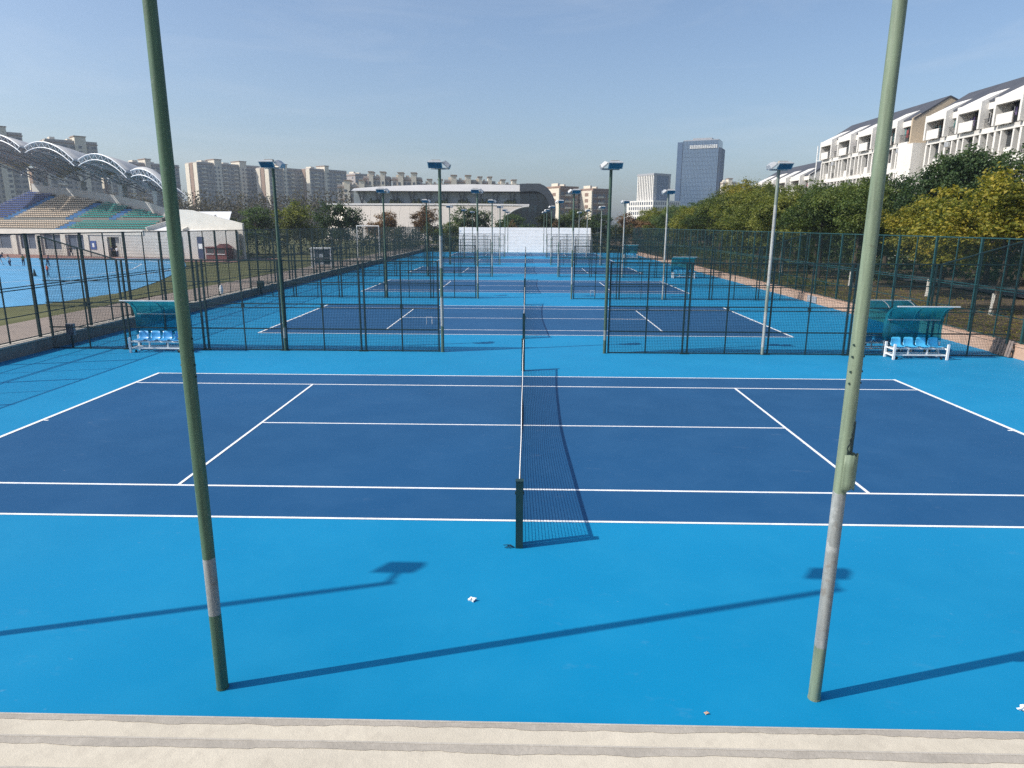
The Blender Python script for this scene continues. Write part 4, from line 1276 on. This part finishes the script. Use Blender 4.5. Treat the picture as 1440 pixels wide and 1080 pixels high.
# x, y, height, width, variant, leaf material, words, limewash
right = [
 (24.6, 10.0, 7.4, 1.05, 1, L_yg, 'yellow-green tree at the right edge overhanging the near right fence', 1),
 (23.6, 18.6, 7.0, 1.10, 3, L_gold, 'golden autumn tree hanging over the near right fence', 1),
 (26.0, 24.4, 6.6, .95, 0, L_gold, 'smaller golden tree right behind the biggest golden one', 1),
 (24.0, 30.2, 7.9, .98, 4, L_mid, 'mid-green tree just right of the right pole', 1),
 (24.6, 36.8, 7.7, 1.0, 2, L_mid, 'mid-green tree behind the right pole', 0),
 (23.8, 42.6, 7.6, 1.02, 0, L_olive, 'olive tree left of the right pole, front row', 1),
 (24.2, 49.4, 8.1, 1.0, 1, L_olive, 'olive tree right beside the outer right floodlight, front row', 0),
 (24.6, 55.8, 8.4, 1.0, 3, L_yg, 'yellow-green tree behind the outer right floodlight', 0),
 (24.0, 62.4, 8.2, 1.0, 4, L_olive, 'olive tree left of the outer right floodlight, front row', 0),
 (24.4, 69.0, 7.9, 1.0, 2, L_mid, 'mid-green tree in the middle of the belt, front row', 0),
 (23.6, 75.4, 7.4, .95, 0, L_yg, 'yellow-green tree bulging over the middle of the right fence', 0),
 (24.2, 82.2, 7.8, 1.0, 1, L_dark, 'dark green tree in the far half of the belt, front row', 0),
 (24.6, 89.0, 7.6, 1.0, 3, L_mid, 'mid-green tree in the far half of the belt, front row', 0),
 (22.6, 96.0, 7.6, .95, 4, L_yg, 'yellow-green tree at the far left end of the belt', 0),
 (31.0, 14.0, 9.2, 1.05, 0, L_mid, 'mid-green tree at the right edge behind the golden trees', 1),
 (31.4, 31.6, 10.3, 1.12, 2, L_dark, 'largest dark green tree rising before the dormitory', 1),
 (34.6, 31.4, 10.2, 1.1, 1, L_dark, 'dark green tree touching the nearest dormitory balconies', 0),
 (32.0, 40.2, 8.8, 1.05, 3, L_dark, 'dark tree beside the right pole, back row', 0),
 (33.0, 47.6, 9.0, 1.05, 4, L_mid, 'mid-green tree left of the right pole, back row', 0),
 (32.4, 54.6, 9.2, 1.05, 0, L_dark, 'dark tree below the middle dormitory, back row', 0),
 (33.2, 61.8, 9.8, 1.05, 1, L_mid, 'mid-green tree below the middle dormitory, back row', 0),
 (32.0, 68.8, 10.4, 1.05, 2, L_olive, 'tall olive tree below the far dormitory roof', 0),
 (31.0, 75.2, 11.0, 1.08, 4, L_gold, 'tall tree turning orange and yellow at the top of the belt', 0),
 (31.6, 82.8, 10.2, 1.05, 3, L_olive, 'tall olive tree before the tall office tower', 0),
 (31.0, 90.0, 9.6, 1.05, 0, L_mid, 'mid-green tree below the tall office tower', 0),
 (31.4, 97.4, 8.8, 1.05, 1, L_dark, 'dark tree below the gap between the office towers', 0),
 (28.0, 104.0, 7.9, 1.05, 2, L_mid, 'mid-green tree below the smaller office tower', 0),
 (24.2, 112.0, 6.6, 1.0, 0, L_olive, 'small olive tree at the far left end of the belt, beyond the fence corner', 0),
]
for i, (x, y, h, ws, var, lm, words, lime) in enumerate(right):
    if y > 20: y = (y+15.9)*1.10 - 15.9
    h *= 1.05; ws *= 1.06
    tree('broadleaf_tree', words, x, y, .45, h, ws, var, lm, GR_, i*1.37, bool(lime))
GBK = 'trees along the far end of the courts'
back = [
 (-51.5, 97.0, 7.4, 1.0, 0, L_hedge, 'dull tree at the right end of the grandstand'),
 (-45.0, 99.0, 8.6, 1.05, 1, L_dark, 'dark tree just left of the outer left floodlight'),
 (-38.0, 100.0, 9.0, 1.1, 2, L_olive, 'olive tree just right of the outer left floodlight'),
 (-30.4, 97.0, 9.3, .95, 0, L_dark, 'dark upright tree before the left end of the sports hall'),
 (-27.0, 118.0, 8.2, .9, 1, L_rust, 'brownish round tree before the sports hall, left of the near floodlight'),
 (-19.2, 120.0, 8.9, .95, 2, L_rust, 'brown-green tree directly left of the inner left floodlight'),
 (-10.8, 122.0, 9.4, 1.0, 0, L_dark, 'dark tree right of the inner left floodlight'),
 (-14.0, 113.5, 6.2, .8, 1, L_mid, 'pale green small tree at the left end of the white wall'),
 (-2.4, 126.0, 8.0, 1.05, 1, L_dark, 'dark tree below the right curve of the sports hall'),
 (4.0, 123.0, 7.6, 1.0, 2, L_hedge, 'dull tree behind the centre of the white wall'),
 (9.6, 124.0, 9.0, 1.0, 0, L_mid, 'green tree behind the right part of the white wall'),
 (15.0, 121.0, 8.0, 1.0, 1, L_dark, 'dark tree behind the right end of the white wall'),
 (19.5, 120.0, 7.6, .95, 2, L_rust, 'reddish brown tree left of the smaller office tower'),
 (24.0, 116.0, 7.4, 1.0, 0, L_rust, 'rusty tree below the smaller office tower podium'),
]
for i, (x, y, h, ws, var, lm, words) in enumerate(back):
    tree('broadleaf_tree', words, x, y, -.36, h, ws, var, lm, GBK, i*2.1, False, True)

# hedges: uncountable masses of leaves
def hedge(name, label, cat, segs, lm, seed, dens=85, leaf=.34):
    r = random.Random(seed); mb = MB()
    for (x0, y0, x1, y1, wd, h, z) in segs:
        L_ = math.hypot(x1-x0, y1-y0); n = int(L_*wd*h*dens/ (wd+h) )
        dx, dy = (x1-x0)/L_, (y1-y0)/L_
        for i in range(n):
            s_ = r.uniform(0, L_)
            hh = h*(.82 + .2*math.sin(s_*.8+seed) + .14*math.sin(s_*2.3))
            q = r.uniform(-1, 1)*wd/2
            zz = hh*(1 - abs(r.gauss(0,.38))) if r.random() < .55 else r.uniform(0, hh)
            if zz < 0: zz = r.uniform(0, hh)
            p = Vector((x0+dx*s_-dy*q, y0+dy*s_+dx*q, z+zz))
            nrm = Vector((r.uniform(-1,1), r.uniform(-1,1), r.uniform(-.3,1))).normalized()
            tx = nrm.cross(Vector((r.uniform(-1,1), r.uniform(-1,1), r.uniform(-1,1)))).normalized(); ty = nrm.cross(tx)
            k = leaf*r.uniform(.6,1.3)
            mb.add([p-tx*k*.5, p-ty*k*.35, p+tx*k*.5, p+ty*k*.35], [(0,1,2,3)])
    o = part(name, mb, lm); o['label'] = label; o['category'] = cat; o['kind'] = 'stuff'
    return o
hedge('hedge', 'dark shrubbery closing the view behind the left fence', 'hedge', [(-52,101,-22,106,4,4.6,-.3), (-24,110,-12,112,4,4.8,-.3), (-60,99,-50,103,4,5.5,-.3)], L_hedge, 3)
L_grey = leaf_mat('grey_bare_twigs', [(.05,.045,.038), (.085,.075,.062), (.12,.105,.085), (.16,.14,.11)])
hedge('far_wood', 'hazy grey brown wood below the high-rise blocks', 'wood', [(-420,300,-175,255,16,12,-.3), (-175,255,-62,235,16,15,-.3), (-62,235,-40,238,10,10,-.3)], L_grey, 12, 26, .8)
hedge('hedge', 'reddish brown shrubs behind the white wall', 'hedge', [(-6,114,8,114,3,5.2,-.3)], L_rust, 5)
hedge('hedge', 'dark shrubs behind the right half of the white wall', 'hedge', [(8,115,30,112,4,5.2,-.3)], L_hedge, 6)
hedge('hedge', 'dark hedge under the trees along the dormitories', 'hedge', [(38.5,-10,38.5,125,3,5.4,.45), (44,-10,44,125,3,6.4,.45)], L_dark, 8, 75, .42)
hedge('undergrowth', 'low green undergrowth along the foot of the right fence', 'undergrowth', [(20.3,30,20.3,46,2.0,.9,.4), (21.0,46,21.0,106,2.6,2.1,.4), (28.0,36,28.0,110,3.5,2.0,.4)], L_mid, 9, 70, .20)
sb = hedge('shrub_leaves', '', '', [(-.3,0,.3,0,.6,.9,.5)], L_mid, 21, 300, .18)
del sb['label']; del sb['category']; sb.parent = SHRUB
# fallen leaves on the soil
r2 = random.Random(4); mb = MB()
for i in range(9000):
    x = 18.9 + abs(r2.gauss(0,4.6)); y = r2.uniform(-2, 60)
    a = r2.uniform(0, PI); k = r2.uniform(.04,.10)
    mb.quad((x-math.cos(a)*k, y-math.sin(a)*k, .535+r2.uniform(0,.03)), (x+math.sin(a)*k*.6, y-math.cos(a)*k*.6, .53), (x+math.cos(a)*k, y+math.sin(a)*k, .54+r2.uniform(0,.04)), (x-math.sin(a)*k*.6, y+math.cos(a)*k*.6, .53))
o = part('fallen_leaves', mb, L_gold); o['label'] = 'fallen yellow leaves scattered on the soil'; o['category'] = 'leaves'; o['kind'] = 'stuff'

# ================================================================== PEOPLE
def person(label, x, y, z, rz, h, shirt, pants, pose):
    """one skinned body; joints placed for the pose"""
    J = {}; E_ = []; R_ = {}
    def j(n, p, r_): J[n] = Vector(p)*h; R_[n] = r_*h
    lean, hipz = pose.get('lean', 0), pose.get('hip', .52)
    j('pelvis', (0,0,hipz), .075)
    up = Vector((0, -math.sin(lean), math.cos(lean)))
    P0 = Vector((0,0,hipz))
    j('waist', P0+up*.10, .068); j('chest', P0+up*.22, .082); j('neck', P0+up*.31, .034)
    j('head', P0+up*.385+Vector((0,-.015,0)), .058); j('crown', P0+up*.45+Vector((0,-.01,0)), .045)
    for s in (-1, 1):
        st_ = pose.get('stride', 0)*s; kb = pose.get('knee', .02)
        j('hip%d'%s, (s*.052, 0, hipz-.03), .062)
        j('knee%d'%s, (s*.06, -st_*.5-kb, hipz*.52), .042)
        j('ankle%d'%s, (s*.062, -st_+kb*.5, .045), .027)
        j('toe%d'%s, (s*.068, -st_-.075, .02), .022)
        sh_ = P0+up*.285+Vector((s*.105,0,0))
        j('shoulder%d'%s, sh_, .036)
        ar = pose.get('arm', (.05,.12))
        a_ = ar[0] if s < 0 else ar[1]
        j('elbow%d'%s, sh_+Vector((s*.03,-math.sin(a_)*.17,-math.cos(a_)*.17)), .027)
        j('hand%d'%s, sh_+Vector((s*.02,-math.sin(a_)*.17-math.sin(a_+.5)*.16,-math.cos(a_)*.17-math.cos(a_+.5)*.16)), .02)
    E_ = [('pelvis','waist'),('waist','chest'),('chest','neck'),('neck','head'),('head','crown')]
    for s in (-1, 1):
        E_ += [('pelvis','hip%d'%s),('hip%d'%s,'knee%d'%s),('knee%d'%s,'ankle%d'%s),('ankle%d'%s,'toe%d'%s),('chest','shoulder%d'%s),('shoulder%d'%s,'elbow%d'%s),('elbow%d'%s,'hand%d'%s)]
    names = list(J); idx = {n: i for i, n in enumerate(names)}
    me = bpy.data.meshes.new('body')
    me.from_pydata([J[n] for n in names], [(idx[a], idx[b]) for a, b in E_], [])
    o = bpy.data.objects.new('body_tmp', me); col.objects.link(o)
    o.modifiers.new('skin', 'SKIN')
    lay = me.skin_vertices[0].data
    for n in names:
        lay[idx[n]].radius = (R_[n], R_[n]); lay[idx[n]].use_root = n == 'pelvis'
    sd = o.modifiers.new('sub', 'SUBSURF'); sd.levels = 1; sd.render_levels = 1
    dg = bpy.context.evaluated_depsgraph_get(); dg.update()
    m2 = bpy.data.meshes.new_from_object(o.evaluated_get(dg))
    bpy.data.objects.remove(o)
    m2.materials.clear()
    for m_ in (m_skin, shirt, pants, m_black): m2.materials.append(m_)
    for p in m2.polygons:
        c = p.center/h; q = 0
        d = (c - P0).dot(up)
        arm = abs(c.x) > .115
        if c.z < .05: q = 3
        elif d < .03 and not arm and c.z < hipz+.04: q = 2
        elif d < .315 and (not arm or (c - J['shoulder1']/h).length < .15 or (c - J['shoulder-1']/h).length < .15): q = 1
        p.material_index = q; p.use_smooth = True
    b = part('person', m2, None, None, loc=(x,y,z)); b.rotation_euler = (0,0,rz)
    tag(b, label, 'person', 'people on the sports field')
    hp = J['head'] + up*.02*h; hb = MB(); rr = .066*h; rows_ = []
    for a in range(7):
        th = a/6*PI*.56; ring = []
        for k in range(13):
            ph = 2*PI*k/12
            ring.append(hp + Vector((rr*math.sin(th)*math.cos(ph), rr*math.sin(th)*math.sin(ph)+.012*h, rr*math.cos(th)*1.05)))
        rows_.append(ring)
    hb.grid(rows_)
    part('hair', hb, m_hair, b, True)
    return b
ZF = -.322
person('person in an orange shirt and dark trousers walking on the blue field', -45.8, 48.9, ZF, 2.6, 1.22, m_orange, m_navyc, dict(stride=.1, arm=(.3,-.1)))
person('person in a pink shirt and dark shorts bending beside the orange shirt', -56.6, 64.4, ZF, 1.4, 1.38, m_pinkc, m_navyc, dict(lean=.35, stride=.07, arm=(.5,.3)))
person('person in an ochre vest standing by the near left fence post', -59.8, 64.8, ZF, .6, 1.42, m_olivec, m_navyc, dict(arm=(.2,.1)))
person('person in navy clothes leaning forward at the left edge of the field', -64.0, 66.6, ZF, 1.9, 1.62, m_navyc, m_whitec, dict(lean=.55, stride=.12, arm=(.5,.2)))
person('person in navy with white sleeves crouching beside the left edge', -61.6, 65.0, ZF, .3, 1.55, m_whitec, m_navyc, dict(lean=.5, hip=.42, knee=.10, stride=.1, arm=(.7,.5)))
person('person in dark green clothes walking before the third shutter', -70.2, 89.2, ZF, 1.2, 1.6, m_netpost, m_navyc, dict(stride=.15))
person('person in black standing left in the grandstand doorway', -63.0, 88.0, ZF, .2, 1.66, m_navyc, m_black, dict(arm=(.1,.3)))
person('person in white standing right in the grandstand doorway', -62.0, 87.6, ZF, -.4, 1.66, m_whitec, m_navyc, dict(arm=(.3,.2), stride=.05))
t = thing('training_cone', 'tall dark training cone beside the person in orange', 'cone', (-47.6, 49.6, ZF))
part('cone_body', MB().tube([(0,0,.03),(0,0,.72)], [.17,.03], 12), m_netpost, t)
part('cone_base', MB().box(-.22,.22,-.22,.22,0,.03), m_black, t)

# ================================================================== SMALL THINGS
def crumple(name, label, cat, x, y, s, m_, seed):
    r = random.Random(seed); mb = MB(); P = []
    for i in range(7):
        row = []
        for k in range(11):
            th = i/6*PI; ph = k/10*2*PI
            q = s*(1 if k in (0,10) else 1)*(.7 + .45*math.sin(3*ph+seed)*math.sin(2*th) + (r.uniform(-.2,.2) if 0 < k < 10 and 0 < i < 6 else 0))
            row.append((q*1.5*math.sin(th)*math.cos(ph), q*math.sin(th)*math.sin(ph), q*.62*math.cos(th)+s*.5))
        P.append(row)
    mb.grid(P)
    return tag(part(name, mb, m_, loc=(x, y, .0)), label, cat)
crumple('crumpled_paper', 'crumpled white paper scrap lying between the two front pole shadows', 'litter', -.6, -7.95, .048, m_paper, 2)
crumple('crumpled_paper', 'crumpled white paper scrap at the right edge near the terrace', 'litter', 5.16, -9.85, .05, m_paper, 3)
crumple('pebble', 'small reddish pebble near the terrace edge', 'stone', 1.92, -9.98, .022, m_pink, 4)
tw_ = MB()
r2 = random.Random(9)
for k in range(7):
    a = r2.uniform(2.6, 3.7); q = r2.uniform(.08,.2)
    tw_.tube([(0,0,.01),(q*.5*math.cos(a),q*.5*math.sin(a),.03),(q*math.cos(a),q*math.sin(a),.008)], .004, 4)
tag(part('loose_cord', tw_, m_net, loc=(-.07,-6.44,0)), 'frayed loose cord ends at the foot of the nearest net post', 'cord')

t = thing('junction_box', 'small grey-blue electric box on a post at the left wall', 'electric box', (-17.65, 9.95, 0))
t.scale = (.72, .72, .9)
part('box_post', MB().box(-.04,.04,-.04,.04,0,.62), m_fence, t)
b_ = part('box_case', MB().box(-.2,.2,-.1,.1,.55,1.05), m_steelg, t)
part('box_lid', MB().box(-.18,.18,-.125,-.1,.58,1.02), m_shutter, b_)
t = thing('junction_box', 'small dark electric box on the left wall, farther along', 'electric box', (-18.1, 30.5, 0))
part('box_case', MB().box(-.2,.2,-.14,.14,.5,.95), m_fence, t)
part('box_post', MB().box(-.04,.04,-.04,.04,0,.5), m_fence, t)
# white bag on the fence
bg_ = MB(); P = []
for i in range(9):
    z = -.52 + .52*i/8; ww = .05 + .075*math.sin(i/8*PI)**.7
    P.append([(ww*math.cos(a), ww*.7*math.sin(a), z + .02*math.sin(3*a+i)) for a in [2*PI*k/10 for k in range(11)]])
bg_.grid(P)
bagt = thing('hanging_bag', 'white plastic bag hanging on a left perimeter fence post', 'bag', (-18.38, 25.0, 1.12))
part('bag', bg_, m_white, bagt, True)
part('handle', MB().tube([(-.06,0,-.03),(-.02,-.05,.1),(.05,0,-.03)], .01, 5), m_white, bagt)
# pallet leaning on the right wall
t = thing('pallet', 'weathered wooden pallet leaning on the right wall', 'pallet', (18.22, 9.95, 0))
def tilt(mb):
    c_, s_ = math.cos(.16), math.sin(.16)
    mb.v = [(x*c_ + z*s_, y, z*c_ - x*s_) for x, y, z in mb.v]; return mb
for k in range(7): part('slat', tilt(MB().box(-.03,-.01,-.5+k*.15,-.5+k*.15+.11,.02,.64)), m_pallet, t)
for z in (.04, .3, .56): part('bearer', tilt(MB().box(-.009,.06,-.5,.51,z,z+.07)), m_pallet, t)
t = thing('drain_grate', 'grey-green metal plate set in the right wall', 'plate', (18.37, 27.9, 0))
part('plate', MB().box(-.03,.02,-.7,.7,.04,.46), m_steelg, t)
# white frame stands
def wire_stand(label, x, y, rz):
    t = thing('wire_stand', label, 'stand', (x, y, 0), rz); t.scale = (.62, .62, .7)
    part('frame', MB().tube([(-.22,0,0),(-.22,0,.5),(.22,0,.5),(.22,0,0)], .016, 6), m_white, t)
    part('brace', MB().tube([(-.22,0,.5),(-.2,.28,0)], .013, 6).tube([(.22,0,.5),(.2,.28,0)], .013, 6), m_white, t)
wire_stand('small white wire stand left of the net on the second court', -4.65, 17.1, .2)
wire_stand('small white wire stand right of the net on the third court', 4.7, 31.5, -.3)
# equipment rack behind the left fence
t = thing('equipment_rack', 'white framed equipment rack with a pale roof behind the left fence', 'rack', (-20.6, 53.6, .45), .1)
for x in (-.95, .95):
    for y in (-.6, .6): part('upright', MB().box(x-.06,x+.06,y-.06,y+.06,0,1.85), m_steel, t)
part('roof', MB().box(-1.1,1.1,-.75,.75,1.85,1.98), m_white, t)
for z in (.3, .95): part('shelf', MB().box(-.94,.94,-.6,.6,z,z+.05), m_steelg, t)
part('back_panel', MB().box(-.94,.94,.55,.6,.3,1.84), m_shutter, t)
t = thing('equipment_carton', 'two white cartons stacked on the rack behind the left fence', 'carton', (-20.6, 53.3, .8), .1)
part('carton', MB().box(-.2,.25,-.2,.2,0,.42), m_white, t); part('carton', MB().box(-.18,.2,-.2,.2,.7,1.0), m_white, t)
# tall white frame
t = thing('goal_frame', 'tall white steel frame beyond the left fence', 'goal frame', (-22.2, 75.0, -.3))
for x in (0, 2.9): part('upright', MB().tube([(x,0,0),(x,0,4.85)], .06, 8), m_white, t)
part('crossbar', MB().tube([(-.03,0,4.82),(2.93,0,4.82)], .06, 8), m_white, t)

# ================================================================== HAZE
m, nt, b, out = nodes('thin_daylight_haze')
nt.nodes.remove(b)
pv = N(nt, 'ShaderNodeVolumePrincipled')
pv.inputs['Color'].default_value = (.74, .86, 1.0, 1)
pv.inputs['Density'].default_value = 0.00028
pv.inputs['Anisotropy'].default_value = .25
nt.links.new(pv.outputs[0], out.inputs['Volume'])
hz = part('haze', MB().box(-1510, 1510, -310, 1510, -1.4, 92), m)
hz['label'] = 'thin pale blue haze over the whole view'; hz['category'] = 'haze'; hz['kind'] = 'stuff'
